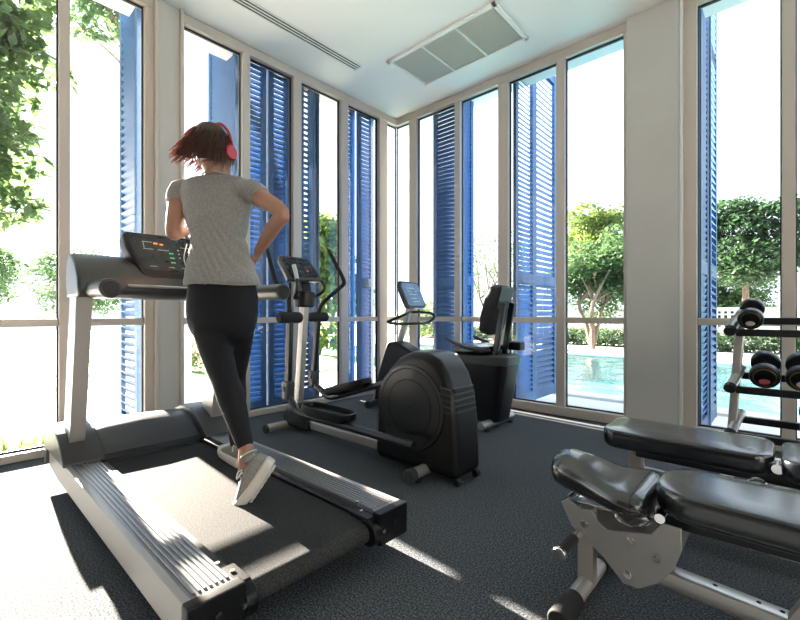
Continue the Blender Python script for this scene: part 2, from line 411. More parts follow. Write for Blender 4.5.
def leaves(mb, blobs, n, size, seed, flat=.5, droop=0.):
    """leaf shaped blades scattered through the shells of the blobs"""
    rnd = random.Random(seed); bm = mb.bm; tot = sum(b[3] * b[4] * b[5] for b in blobs)
    for (cx, cy, cz, rx, ry, rz) in blobs:
        m = int(n * rx * ry * rz / tot) + 1
        for _ in range(m):
            u = rnd.uniform(-1, 1); th = rnd.uniform(0, 2 * math.pi); rr = rnd.uniform(.35, 1) ** .5
            q = math.sqrt(1 - u * u)
            c = Vector((cx + rx * rr * q * math.cos(th), cy + ry * rr * q * math.sin(th), cz + rz * rr * u))
            d = Vector((rnd.gauss(0, 1), rnd.gauss(0, 1), rnd.gauss(-droop, flat))).normalized()
            s_ = d.cross(Vector((rnd.gauss(0, .4), rnd.gauss(0, .4), 1))).normalized()
            L = size * rnd.uniform(.7, 1.3); W = L * .27
            v = [bm.verts.new(c), bm.verts.new(c + d * L * .45 + s_ * W), bm.verts.new(c + d * L), bm.verts.new(c + d * L * .45 - s_ * W)]
            bm.faces.new(v)
    return mb
def clusters(c, r, n, k, seed):
    rnd = random.Random(seed); out = []
    for _ in range(n):
        while True:
            p = [rnd.uniform(-1, 1) for _ in range(3)]
            if sum(a * a for a in p) < 1: break
        s = rnd.uniform(.6, 1.2) * k
        out.append((c[0] + p[0] * r[0], c[1] + p[1] * r[1], c[2] + p[2] * r[2], s, s, s * .62))
    return out
def tree(name, label, base, crown, rad, nclus, ck, nleaf, lsize, m, seed, trunks=1, trunk_r=.12, group=None, droop=.2, spread=.3):
    root = thing(name, label, 'tree', (base[0], base[1], G), group)
    rnd = random.Random(seed + 99)
    cl = clusters(crown, rad, nclus, ck, seed)
    leaves(MB(), cl, nleaf, lsize, seed, droop=droop).build('crown', m, root, smooth=False, fixn=False)
    tb = MB()
    for k_ in range(trunks):
        a = 2 * math.pi * k_ / max(trunks, 1) + seed
        o = Vector((math.cos(a), math.sin(a), 0)) * (spread if trunks > 1 else 0)
        fork = Vector((base[0], base[1], G)) + o * 1.2 + Vector((0, 0, (crown[2] - rad[2] * .7 - G) * .9))
        tb.tube([(base[0], base[1], G - .05), Vector((base[0], base[1], G)) + o * .5 + Vector((0, 0, (fork.z - G) * .5)), fork, Vector(crown) + o * 2], [trunk_r, trunk_r * .8, trunk_r * .6, trunk_r * .3], n=8)
        for b in rnd.sample(cl, min(len(cl), 7)):
            tb.tube([fork, (fork + Vector(b[:3])) / 2 + Vector((0, 0, .2)), b[:3]], [trunk_r * .4, trunk_r * .25, trunk_r * .1], n=5, smooth=3)
    tb.build('trunk', M['bark'], root)
    return root
# beyond the pool
def at(lat, dep, z):   # offsets from a point in the gym, lateral and depth along the room diagonal
    return (3.775 - .673 * dep + .740 * lat, -4.075 + .740 * dep + .673 * lat, z)
T = tree
T('garden_tree', 'bushy green tree with forked trunk behind the pool, in the pane left of pillar', at(5.9, 13.0, 0), at(6.5, 13.2, 2.35), (1.5, 1.0, 1.25), 46, .6, 14000, .15, M['leafB'], 3, trunks=3, trunk_r=.09, spread=.35)
T('garden_tree', 'tall feathery tree behind the white garden wall, rising left of the pillar', at(8.2, 18.2, 0), at(8.2, 18.4, 3.9), (1.6, 1.3, 1.9), 34, .7, 8500, .2, M['leafD'], 5, trunk_r=.16)
T('garden_tree', 'thin bare-looking tree with fine twigs between shutters right of bike', at(3.3, 14.5, 0), at(3.3, 14.5, 2.6), (1.5, 1.3, 1.3), 30, .42, 2600, .10, M['leafB'], 8, trunks=4, trunk_r=.06, spread=.5)
T('garden_tree', 'large layered green tree seen above the dumbbell rack', at(11.6, 14.2, 0), at(11.5, 14.0, 3.25), (1.7, 1.2, 1.55), 46, .7, 15000, .17, M['leafC'], 11, trunk_r=.14)
T('garden_tree', 'dense dark shrub tree under the layered tree by the rack window', at(12.6, 16.9, 0), at(12.6, 17.2, 1.55), (2.3, .7, 1.25), 44, .8, 15000, .17, M['leafB'], 13, trunk_r=.12)
T('garden_tree', 'yellow-green tree at the right edge beyond the pool', at(17.8, 15.5, 0), at(17.8, 15.5, 2.6), (1.3, 1.1, 1.9), 20, .9, 5000, .18, M['leafD'], 17, trunk_r=.12)
T('garden_tree', 'pale green tree far behind the exercise bike', at(1.3, 15.5, 0), at(1.3, 15.5, 1.0), (1.0, 1.2, .7), 14, .5, 2600, .14, M['leafD'], 19, trunk_r=.08)
# left garden
T('garden_tree', 'large broad-leaved tree filling upper left corner outside window', (-2.4, -5.0, 0), (-1.45, -3.93, 3.15), (.60, .52, 1.55), 60, .30, 9500, .12, M['leafA'], 23, trunk_r=.10, droop=.6)
T('garden_tree', 'hanging leafy branch tree at the top of the left window', (-3.4, -1.55, 0), (-1.5, -2.95, 4.35), (.7, .35, .28), 12, .24, 1500, .09, M['leafB'], 29, trunk_r=.08, droop=.5)
T('garden_tree', 'pale green tree low behind the treadmill console', (-9.6, -1.6, 0), (-9.6, -1.5, 1.75), (1.0, .9, .65), 20, .5, 4200, .12, M['leafB'], 31, trunk_r=.10)
T('garden_tree', 'pale green shrub tree low at the left picture edge', (-11.6, -3.4, 0), (-11.6, -3.2, 2.0), (1.0, 1.0, .75), 20, .5, 4200, .12, M['leafB'], 33, trunk_r=.10)
T('garden_tree', 'green palm-like tree behind the elliptical handles', (-5.2, 2.6, 0), (-5.2, 2.6, 1.9), (1.1, 1.1, 1.5), 22, .6, 5200, .26, M['leafD'], 37, trunks=3, trunk_r=.07, spread=.35, droop=.8)

# hedge behind the pool and flower bushes
hb = []
x = -9
while x < 16: hb.append((x, 11.2 + .15 * math.sin(x * 2.3), G + .27, .55, .5, .34)); x += .42
tag(leaves(MB(), hb, 40000, .105, 41).build('clipped_hedge', M['leafB'], smooth=False, fixn=False), 'low clipped green hedge running along the white garden wall', 'hedge', kind='stuff')
def bush(loc, label, seed, r=.42):
    root = thing('flower_bush', label, 'bush', loc)
    b = clusters((loc[0], loc[1], loc[2] + r * .8), (r * .8, r * .8, r * .5), 8, r * .5, seed)
    leaves(MB(), b, 1500, .07, seed).build('foliage', M['leafD'], root, smooth=False, fixn=False)
    leaves(MB(), [(c[0], c[1], c[2] + .03, c[3] * 1.1, c[4] * 1.1, c[5] * 1.1) for c in b], 260, .06, seed + 1).build('blossoms', M['flower'], root, smooth=False, fixn=False)
bush((-4.3, -1.0, G), 'pink flowering bush seen between the pier and the runner leggings', 51, .5)
bush((-1.9, 5.9 + 2.4, G), 'pink flowering bush by the pool behind the exercise bike console', 53, .6)
bush((2.0, 10.1, G), 'pink flowering bush at the pool hedge beside the rack', 57, .6)
# plants along the foot of the left window
pb_ = MB(); rnd = random.Random(5)
for _ in range(420):
    y = rnd.uniform(-5.3, -3.16); x = rnd.uniform(-.40, -.17); h = rnd.uniform(.15, .24)
    b = Vector((x, y, G)); tip = b + Vector((rnd.gauss(0, .05), rnd.gauss(0, .07), h)); w = Vector((rnd.gauss(0, 1), rnd.gauss(0, 1), 0)).normalized() * .012
    v = [pb_.bm.verts.new(b - w), pb_.bm.verts.new(b + w), pb_.bm.verts.new((b + tip) / 2 + w), pb_.bm.verts.new(tip), pb_.bm.verts.new((b + tip) / 2 - w)]
    pb_.bm.faces.new(v)
tag(pb_.build('border_plants', M['leafD'], smooth=False, fixn=False), 'low thin plants growing outside along the left window foot', 'plants', kind='stuff')
# added pillars, hidden from view, block sun through the left windows
vp = MB(); vp.box((-1.5, -2.275, 2.2), (.34, .43, 4.6), bev=.02)
S(vp.build('sun_blocker', M['blocker']), 'added sun-blocking pillar, unseen outside behind the left pier', 'pillar')
vp = MB(); vp.box((-1.5, -1.14, 2.2), (.34, .60, 4.6), bev=.02)  # second added pillar, stops sun streaks across the floor
S(vp.build('sun_blocker', M['blocker']), 'added sun-blocking pillar, unseen outside behind the closed dark shutters', 'pillar')

# ------------------------------------------------------------------ treadmill
tm = thing('treadmill', 'large black and silver treadmill the woman is running on', 'treadmill', (1.65, -3.2, 0))
YL0, YL1, YR0, YR1, X0, X1 = -3.635, -3.475, -2.93, -2.775, .66, 2.63
for (a, b, out) in ((YL0, YL1, -1), (YR0, YR1, 1)):
    s = MB(); ys = a if out < 0 else b
    s.prism([(X0, .105), (X0, .195), (X1 - .03, .195), (X1 - .03, .085), (X0 + .25, .085)], 'Y', ys, ys - out * .02, bev=.004)
    s.box(((X0 + X1) / 2 - .015, ys - out * .012, .196), (X1 - X0 - .03, .024, .012), bev=.003)
    so = s.build('side_skirt', M['silver'], tm)
    r_ = MB(); r_.box(((X0 + X1) / 2 + .0, (a + b) / 2, .187), (X1 - X0 - .04, b - a - .03, .022))
    w0 = a + .028 if out < 0 else a + .012
    for j in range(7):
        yy = w0 + .012 + j * .016
        r_.box(((X0 + X1) / 2 + .15, yy, .2005), (X1 - X0 - .42, .009, .005), bev=.0015, seg=1)
    r_.build('step_rail', M['railtop'], tm, smooth=False)
    e = MB(); e.box((X1 - .02, (a + b) / 2, .142), (.045, b - a + .004, .125), bev=.008)
    ec = e.build('end_cap', M['blackp'], tm)
    bt = MB()
    bt.cyl((X1 - .0, (a + b) / 2, .15), (X1 + .006, (a + b) / 2, .15), .009)
    bt.build('bolt', M['rubber'], ec)
# deck underframe, belt, rollers
MB().box((1.62, -3.2, .125), (1.9, .54, .05), bev=.01).build('deck', M['blackp'], tm)
bl = []
prof = [(.93, .166), (2.55, .166)]
zc, rr = .128, .038
for k in range(0, 13):
    a = math.pi / 2 - math.pi * k / 12; bl.append((2.57 + rr * math.cos(a), zc + rr * math.sin(a)))
for k in range(0, 13):
    a = -math.pi / 2 - math.pi * k / 12; bl.append((.90 + rr * math.cos(a), zc + rr * math.sin(a)))
MB().prism(bl, 'Y', -3.458, -2.945).build('running_belt', M['belt'], tm)
for y0_, y1_ in ((-3.476, -3.452), (-2.95, -2.928)):
    MB().box((1.75, (y0_ + y1_) / 2, .1675), (1.62, abs(y1_ - y0_) - .004, .02)).build('belt_edge_strip', M['blackp'], tm, smooth=False)
for yy, s_ in ((-3.455, -1), (-2.945, 1)):
    m_ = MB(); m_.cyl((2.59, yy - .02, .13), (2.59, yy + .02, .13), .05, n=28, bev=.006); m_.box((2.54, yy + s_ * .008, .178), (.11, .05, .018), bev=.005)
    g_ = m_.build('roller_guard', M['blackp'], tm)
    for p0_, p1_ in (((2.53, yy + s_ * .01, .184), (2.53, yy + s_ * .01, .192)), ((2.612, yy + s_ * .028, .14), (2.642, yy + s_ * .028, .14)), ((2.48, yy + s_ * .035, .186), (2.48, yy + s_ * .035, .206))):
        MB().cyl(p0_, p1_, .008).build('bolt', M['bolt'], g_)
for x in (2.35, .8):
    for y in (-3.45, -2.95):
        MB().cyl((x, y, 0.0), (x, y, .09), .028, n=16, bev=.005).build('foot', M['rubber'], tm)
# cross tube under the front
MB().box((.72, -3.2, .06), (.10, .74, .10), bev=.02).build('lift_frame', M['blackp'], tm)
# motor hood: arched cover
hd = MB(); rings = []
for y, hs in ((-3.475, .80), (-3.40, .84), (-3.2, .87), (-3.0, .84), (-2.925, .80)):
    pr = [(.50, .12), (.49, .23), (.54, .315), (.66, .36), (.78, .365), (.88, .335), (.97, .265), (1.03, .205), (1.04, .172), (.9, .165), (.7, .165), (.6, .14)]
    rings.append([(px, y, .12 + (pz - .12) * hs) for px, pz in pr])
hd.loft(rings); hd.build('motor_hood', M['hood'], tm)
MB().prism([(1.02, .172), (1.045, .176), (1.06, .185), (1.02, .205)], 'Y', -3.475, -2.925).build('hood_lip', M['blackp'], tm)
# corner covers
for (a, b) in ((-3.645, -3.465), (-2.935, -2.76)):
    MB().prism([(.55, .10), (.54, .26), (.59, .315), (.70, .35), (.86, .345), (.96, .31), (1.05, .25), (1.10, .21), (1.10, .195), (.64, .195), (.60, .10)], 'Y', a, b, bev=.022, seg=3).build('base_cover', M['greyp'], tm)
# uprights: leaning back towards the runner
for y in (-3.565, -2.82):
    u = MB(); u.loft([[Vector(c) + Vector((dx, dy, 0)) for dx, dy in ((-.078, -.034), (.078, -.034), (.078, .034), (-.078, .034))] for c in ((.90, y, .25), (.975, y, .60), (1.045, y, .93), (1.08, y, 1.10))])
    bmesh.ops.bevel(u.bm, geom=[e for e in u.bm.edges if e.calc_face_angle(0) > R(40)], offset=.012, segments=3, profile=.5, affect='EDGES')
    u.build('upright', M['silver'], tm)
# console body
cb = MB()
prof = [(.97, 1.055), (.945, 1.13), (.955, 1.23), (1.0, 1.278), (1.07, 1.285), (1.16, 1.235), (1.225, 1.16), (1.245, 1.09), (1.20, 1.058)]
cb.prism(prof, 'Y', -3.61, -2.775, bev=.018, seg=3)
cbo = cb.build('console_body', M['greyp'], tm)
MB().prism([(1.247, 1.128), (1.258, 1.12), (1.252, 1.112), (1.238, 1.116)], 'Y', -3.40, -2.95).build('chrome_strip', M['alu'], cbo)
# display board, tilted towards the runner
n_ = Vector((.85, 0, .527)); up_ = Vector((-.527, 0, .85))
def board_pt(y, h, o=0.): return Vector((1.205, 0, 1.150)) + up_ * h * 1.27 + n_ * o + Vector((0, -3.165 + (y + 3.195) * .86, 0))
bd = MB(); ringA = []; outl = [(-3.37, .02), (-3.44, .16), (-3.445, .235), (-3.42, .258), (-2.97, .262), (-2.945, .24), (-2.955, .16), (-3.01, .02), (-3.06, .0), (-3.32, .0)]
bd.loft([[board_pt(y, h, -.045) for y, h in outl], [board_pt(y, h, .012) for y, h in outl], [board_pt(-3.195 + (y + 3.195) * .975, .13 + (h - .13) * .95, .02) for y, h in outl]])
bo = bd.build('display_board', M['blackp'], tm)
f_ = MB(); o2 = [(-3.36, .05), (-3.41, .16), (-3.412, .235), (-2.975, .238), (-2.98, .16), (-3.03, .05)]
f_.loft([[board_pt(y, h, .0195) for y, h in o2], [board_pt(y, h, .0225) for y, h in o2]])
fo = f_.build('display_face', M['screen'], bo, smooth=False)
def dots(items, m, nm):
    for (y, h, w, hh) in items:
        c = board_pt(y, h, .0235); q = MB(); q.bar(c - up_ * hh / 2, c + up_ * hh / 2, w, .002, up=n_); q.build(nm, m, fo, smooth=False)
dots([(-3.26, .20, .022, .010), (-3.225, .197, .018, .009)], M['orange'], 'orange_readout')
dots([(-3.18, .15 - .026 * k, .014, .006) for k in range(3)] + [(-3.165, .15 - .026 * k, .008, .006) for k in range(3)], M['green'], 'green_readout')
dots([(-3.125, .172 - .022 * k, .007, .007) for k in range(3)] + [(-3.06, .17 - .022 * k, .007, .007) for k in range(4)] + [(-3.31, .205, .05, .002), (-3.31, .165, .05, .002), (-3.334, .185, .002, .04), (-3.22, .165, .06, .002), (-3.07, .19, .06, .002), (-3.30, .07, .04, .002), (-3.19, .07, .03, .002), (-3.10, .07, .05, .002)], M['whiteled'], 'printed_mark')
# side grips
for y in (-3.535, -2.835):
    gm = MB(); gm.bar((1.15, y, 1.095), (1.56 if y < -3 else 1.80, y, 1.085), .075, .075)
    gm = MB(); xe = 1.50 if y < -3 else 1.82
    gm.cyl((1.15, y, 1.10), (xe, y, 1.09), .046 if y < -3 else .042, n=28, bev=.012)
    go = gm.build('hand_grip', M['greyp'], tm)
    MB().cyl((xe - .012, y, 1.0905), (xe + .004, y, 1.09), .034, n=24, bev=.003).build('grip_cap', M['blackp'], go)
MB().tube([(1.235, -3.06 + .035 * math.cos(a), 1.045 - .02 * math.sin(a)) for a in [R(x) for x in (0, 30, 60, 90, 120, 150, 180)]], .003, n=6).build('safety_cord', M['rubber'], tm)

# ------------------------------------------------------------------ elliptical trainer
el = thing('elliptical_trainer', 'black elliptical cross trainer with silver post and moving arms', 'elliptical trainer', (1.55, -2.0, 0))
MB().bar((.72, -2.0, .075), (1.80, -2.0, .075), .09, .06, bev=.008).build('base_beam', M['silver'], el)
fs = MB().cyl((.67, -2.27, .045), (.67, -1.73, .045), .032, bev=.004).build('front_stabilizer', M['silver'], el)
for y in (-2.275, -1.725): MB().cyl((.67, y - .012, .043), (.67, y + .012, .043), .035, bev=.005).build('stabilizer_cap', M['rubber'], fs)
rs = MB().cyl((2.2, -2.24, .055), (2.2, -1.76, .055), .033, bev=.004).build('rear_stabilizer', M['silver'], el)
for y in (-2.255, -1.745):
    MB().cyl((2.2, y - .028, .053), (2.2, y + .028, .053), .038, bev=.006).build('stabilizer_cap', M['greyp'], rs)
    MB().cyl((2.21, y + (.06 if y < -2 else -.06), 0.0), (2.21, y + (.06 if y < -2 else -.06), .03), .018).build('foot', M['rubber'], rs)
pv = MB(); pv.prism([(.62, .03), (.60, .12), (.66, .2), (.76, .235), (.86, .2), (.93, .12), (.95, .03)], 'Y', -2.09, -1.91, bev=.03, seg=3)
pv.build('pivot_cover', M['blackp'], el)
MB().bar((.72, -2.0, .19), (.805, -2.0, 1.04), .055, .075, bev=.012, up=(1, 0, 0)).build('post', M['silver'], el)
pod = MB(); pod.cyl((.815, -2.0, 1.03), (.82, -2.0, 1.16), .082, n=32, bev=.015); pod.box((.79, -2.0, 1.2), (.09, .1, .12), rot=(0, -20, 0), bev=.02); pod.build('hub_cover', M['blackp'], el)
# console
nC = Vector((.86, 0, .5)).normalized(); uC = Vector((-nC.z, 0, nC.x))
def cpt(y, h, o=0.): return Vector((.80, -2.045 + y, 1.345)) + uC * h + nC * o
oc = [(-.15, -.115), (-.175, .08), (-.155, .112), (.10, .112), (.125, .09), (.185, -.085), (.165, -.112), (-.13, -.125)]
MB().loft([[cpt(y * .9, h * .9, -.04) for y, h in oc], [cpt(y, h, -.015) for y, h in oc], [cpt(y, h, .01) for y, h in oc], [cpt(y * .95, h * .94, .018) for y, h in oc]]).build('console', M['greyp'], el)
sc_ = MB().loft([[cpt(y * .84, h * .8, .0185) for y, h in oc], [cpt(y * .84, h * .8, .021) for y, h in oc]]).build('console_face', M['screen'], el, smooth=False)
q = MB()
for (y, h) in ((.05, -.03), (.062, -.03)): q.bar(cpt(y, h - .008, .022), cpt(y, h + .008, .022), .012, .003, up=nC)
q.build('red_key', M['red'], sc_, smooth=False)
for j in range(5): MB().bar(cpt(-.11 + j * .045, .055, .022), cpt(-.11 + j * .045, .060, .022), .03, .002, up=nC).build('key', M['greyp'], sc_, smooth=False)
for j in range(3): MB().cyl(cpt(-.06, .01 - j * .03, .021), cpt(-.06, .01 - j * .03, .0235), .009, n=12).build('key', M['greyp'], sc_, smooth=False)
# fixed handles
for s_, far in ((-1, 0), (1, 1)):
    y = -2.0 + s_ * .14
    pts = [(.80, -2.0 + s_ * .03, 1.12), (.84, y - s_ * .02, 1.10), (.90, y, 1.15), (.91, y, 1.24), (.86, y, 1.37)] if not far else [(.80, -1.97, 1.12), (.82, y - .02, 1.13), (.88, y + .01, 1.19), (.80, y + .01, 1.29), (.72, y, 1.385)]
    MB().tube(pts, .014, n=12).build('fixed_handle', M['blackm'], el)
    if not far: MB().tube([(.907, y, 1.25), (.885, y, 1.31), (.862, y, 1.365)], .017, n=14).build('pulse_grip', M['alu'], el)
# moving arms
for side in (0, 1):
    y = -2.25 if side == 0 else -1.76
    if side == 0:
        up = [(.63, y, 1.53), (.70, y, 1.38), (.775, y, 1.225), (.84, y + .01, 1.175), (.93, y + .01, 1.11), (.965, y, 1.03), (.975, y, .97)]
        j = Vector((.95, y, .40)); top = Vector((.975, y, .94)); elb = Vector((1.12, y, .235)); end = Vector((2.22, y, .225))
    else:
        up = [(.83, y, 1.525), (.93, y, 1.39), (1.03, y, 1.25), (.99, y, 1.20), (.85, y, 1.13), (.73, y, 1.06), (.68, y, .97)]
        j = Vector((.60, y, .40)); top = Vector((.67, y, .94)); elb = Vector((.86, y, .25)); end = Vector((1.9, y - .06, .55))
    arm = MB().tube(up, .0165, n=12).build('moving_handle', M['foam'], el)
    MB().cyl((top.x, y - .10, .945), (top.x, y + .10, .945), .043, n=28, bev=.018).build('pivot_sleeve', M['foam'], el)
    MB().bar(top - Vector((0, 0, .03)), j, .04, .052, bev=.01, up=(1, 0, 0)).build('lower_arm', M['blackm'], el)
    jb = MB(); jb.bar(j + Vector((0, 0, .06)), j - Vector((0, 0, .09)), .075, .085, bev=.018, up=(1, 0, 0)); jb = jb.build('arm_joint', M['greyp'], el)
    MB().cyl((j.x, y - .045, j.z), (j.x, y - .036, j.z), .02).build('bolt', M['blackm'], jb)
    MB().tube([j - Vector((0, 0, .05)), (j + elb) / 2 + Vector((-.01, 0, -.03)), elb, elb * .6 + end * .4, end], .026, n=16).build('pedal_arm', M['blackm'], el)
    d_ = (end - elb).normalized(); pc = elb + d_ * .28 + Vector((0, .03 if side == 0 else -.03, .045))
    ang = -math.degrees(math.asin(d_.z))
    ped = MB(); pl = []
    rim = []
    for k in range(24):
        a = 2 * math.pi * k / 24; ca, sa = math.cos(a), math.sin(a)
        rim.append((.26 * math.copysign(abs(ca) ** .6, ca), .085 * math.copysign(abs(sa) ** .6, sa)))
    rot = Matrix.Rotation(R(ang), 3, 'Y')
    def pp(x, yy, z): return pc + rot @ Vector((x, yy, z))
    ped.loft([[pp(a * .9, b * .9, -.03) for a, b in rim], [pp(a, b, -.005) for a, b in rim], [pp(a, b, .035 if a < 0 else .03) for a, b in rim], [pp(a * .95, b * .88, .035) for a, b in rim], [pp(a * .93, b * .86, .004) for a, b in rim]])
    ped.build('pedal', M['blackp'], el)
# flywheel housing
prof = [(1.765, .035), (1.785, .33), (1.82, .48), (1.885, .61), (1.98, .70), (2.09, .745), (2.20, .745), (2.29, .705), (2.355, .62), (2.395, .50), (2.415, .34), (2.43, .035)]
hs = MB(); hs.prism(prof, 'Y', -2.13, -1.86, bev=.05, seg=6); ho = hs.build('flywheel_housing', M['blackp'], el)
dk = MB(); dk.cyl((2.085, -2.125, .405), (2.085, -2.140, .405), .262, n=64, bev=.006); do = dk.build('side_disc', M['blackm'], ho)
rg = MB(); rg.tube([(2.085 + .235 * math.cos(a), -2.141, .405 + .235 * math.sin(a)) for a in [2 * math.pi * k / 48 for k in range(48)]], .003, n=6, smooth=1, closed=True)
rg.tube([(2.085 + .17 * math.cos(a), -2.141, .405 + .17 * math.sin(a)) for a in [2 * math.pi * k / 48 for k in range(48)]], .0025, n=6, smooth=1, closed=True); rg.build('disc_groove', M['rubber'], do)
MB().cyl((2.085, -2.138, .405), (2.085, -2.146, .405), .012).build('disc_bolt', M['blackm'], do)
vt = MB()
for k in range(4):
    z = .43 + k * .033
    vt.box((2.355, -2.1305, z), (.07, .010, .014), rot=(0, 8, 0), bev=.002)
    vt.box((2.403 - k * .005, -2.0, z), (.016, .19, .014), bev=.002)
vt.build('vent_slots', M['ventdark'], ho)  # dark bars give the slots their shade by colour
vt = MB()
for k in range(5):
    z = .414 + k * .033
    vt.box((2.355, -2.131, z), (.075, .014, .008), rot=(0, 8, 0), bev=.002); vt.box((2.405 - k * .005, -2.0, z), (.018, .20, .008), bev=.002)
vt.build('vent_ribs', M['greyp'], ho)
for y in (-2.09, -1.9): MB().cyl((2.41, y - .018, .022), (2.41, y + .018, .022), .022, bev=.004).build('transport_wheel', M['rubber'], el)

# ------------------------------------------------------------------ recumbent bike
rb = thing('exercise_bike', 'recumbent exercise bike with padded backrest and blue-grey console', 'exercise bike', (1.3, -.8, 0))
st = MB().cyl((.6, -1.07, .045), (.6, -.53, .045), .03, bev=.004).build('front_stabilizer', M['greyp'], rb)
for y in (-1.08, -.52): MB().cyl((.6, y - .015, .04), (.6, y + .015, .04), .036, bev=.006).build('stabilizer_cap', M['rubber'], st)
st = MB().cyl((1.93, -1.07, .05), (1.93, -.53, .05), .034, bev=.004).build('rear_stabilizer', M['silver'], rb)
for y in (-1.0, -.6): MB().cyl((1.95, y, 0.0), (1.95, y, .03), .022).build('foot', M['rubber'], st)
MB().prism([(.47, .04), (.50, .20), (.66, .60), (.70, .68), (.82, .69), (1.02, .60), (1.25, .42), (1.45, .20), (1.5, .04)], 'Y', -.90, -.70, bev=.03, seg=3).build('front_shroud', M['blackp'], rb)
MB().prism([(.485, .035), (.52, .22), (.545, .22), (.515, .035)], 'Y', -.905, -.695, bev=.004).build('shroud_trim', M['silver'], rb)
cr = MB(); cr.cyl((.88, -1.0, .33), (.88, -.6, .33), .02); cr.bar((.88, -.99, .33), (.98, -.99, .22), .02, .03); cr.bar((.88, -.61, .33), (.78, -.61, .44), .02, .03); cr.build('crank', M['alu'], rb)
for p_ in ((.98, -1.05, .22), (.78, -.55, .44)): MB().box(p_, (.10, .09, .025), bev=.008).build('pedal', M['blackp'], rb)
MB().bar((.785, -.8, .66), (.93, -.8, 1.04), .05, .06, bev=.012, up=(1, 0, 0)).build('mast', M['silver'], rb)
nB = Vector((.95, -.0, .28)).normalized(); uB = Vector((-nB.z, 0, nB.x))
def bpt(y, h, o=0.): return Vector((.955, -.80 + y * 1.08, 1.165)) + uB * h * 1.08 + nB * o
ob = [(-.11, -.12), (-.165, .09), (-.14, .13), (.09, .13), (.115, .11), (.16, -.10), (.14, -.13), (-.09, -.13)]
MB().loft([[bpt(y * .85, h * .85, -.045) for y, h in ob], [bpt(y, h, -.02) for y, h in ob], [bpt(y, h, .012) for y, h in ob], [bpt(y * .95, h * .95, .02) for y, h in ob]]).build('console', M['greyp'], rb)
sf = MB().loft([[bpt(y * .86, h * .84, .020) for y, h in ob], [bpt(y * .86, h * .84, .023) for y, h in ob]]).build('console_face', M['lcd'], rb, smooth=False)
for j, (y, h, w) in enumerate(((-.02, .06, .10), (0, .0, .12), (.0, -.04, .08), (.02, -.07, .10), (-.06, .03, .04), (.05, .03, .03))): MB().bar(bpt(y, h - .004, .0235), bpt(y, h + .004, .0235), w, .002, up=nB).build('key', M['whiteled'], sf, smooth=False)
MB().tube([(.93, -.79, .99), (1.0, -.90, .985), (1.02, -1.0, .96), (.93, -1.06, .915), (.86, -1.05, .89), (.93, -.97, .875), (1.02, -.80, .875), (1.04, -.66, .88), (1.06, -.57, .93), (1.06, -.60, .975), (1.0, -.70, .99), (.94, -.79, .99)], .0145, n=10).build('handlebar', M['blackm'], rb)
MB().bar((1.3, -.8, .10), (1.95, -.8, .10), .08, .06, bev=.01).build('base_beam', M['silver'], rb)
# rear housing tapered
def rr_ring(cx, cy, z, hx, hy, rc=.35):
    out = []
    for k in range(24):
        a = 2 * math.pi * k / 24; ca, sa = math.cos(a), math.sin(a)
        out.append((cx + hx * math.copysign(abs(ca) ** rc, ca), cy + hy * math.copysign(abs(sa) ** rc, sa), z))
    return out
MB().loft([rr_ring(1.83, -.8, .06, .17, .13), rr_ring(1.83, -.8, .3, .215, .14), rr_ring(1.83, -.8, .52, .255, .15), rr_ring(1.83, -.8, .54, .255, .15)]).build('rear_housing', M['blackp'], rb)
MB().loft([rr_ring(1.83, -.8, .545, .262, .155), rr_ring(1.83, -.8, .61, .268, .16), rr_ring(1.83, -.8, .625, .258, .15)]).build('seat_carriage', M['greyp'], rb)
ct = MB(); ct.loft([rr_ring(1.73, -.8, .625, .17, .19, .6), rr_ring(1.73, -.8, .65, .205, .215, .6), rr_ring(1.74, -.8, .695, .20, .21, .6), rr_ring(1.75, -.8, .71, .15, .16, .7)]); ct.build('seat_cushion', M['leather'], rb)
# backrest
bk = MB(); rings = []
for h, w, dx, th in ((.0, .10, 0, .03), (.03, .16, 0, .05), (.15, .19, .005, .055), (.30, .185, .03, .055), (.40, .15, .055, .05), (.43, .09, .065, .03)):
    c = Vector((1.865, -.8, .80)) + Vector((.26, 0, .965)).normalized() * h
    rings.append([c + Vector((th * .96 * math.copysign(abs(math.cos(a)) ** .6, math.cos(a)), w * math.copysign(abs(math.sin(a)) ** .6, math.sin(a)), -th * .26 * math.cos(a))) for a in [2 * math.pi * k / 24 for k in range(24)]])
bk.loft(rings); bo_ = bk.build('backrest', M['rubber'], rb)
MB().bar((1.985, -.8, 1.02), (2.035, -.8, 1.20), .22, .012, bev=.004, up=(1, 0, -.25)).build('backrest_panel', M['greyp'], rb)
for y in (-.88, -.72): MB().bar((1.955, y, .60), (2.035, y, 1.07), .035, .05, bev=.008, up=(1, 0, 0)).build('backrest_post', M['blackm'], rb)
MB().box((2.0, -.62, .69), (.16, .10, .075), bev=.012).build('adjuster_box', M['blackp'], rb)
MB().tube([(1.84, -.62, .70), (1.84, -.60, .77), (1.80, -.60, .80)], .013).build('adjust_lever', M['rubber'], rb)
for y, s_ in ((-1.03, -1), (-.57, 1)):
    MB().tube([(1.93, y - s_ * .12, .66), (1.86, y, .675), (1.74, y, .69), (1.55, y, .755)], .014, n=10).build('side_handle', M['blackm'], rb)
    MB().tube([(1.72, y, .6975), (1.64, y, .722), (1.56, y, .7525)], .017, n=12).build('pulse_grip', M['greyp'], rb)

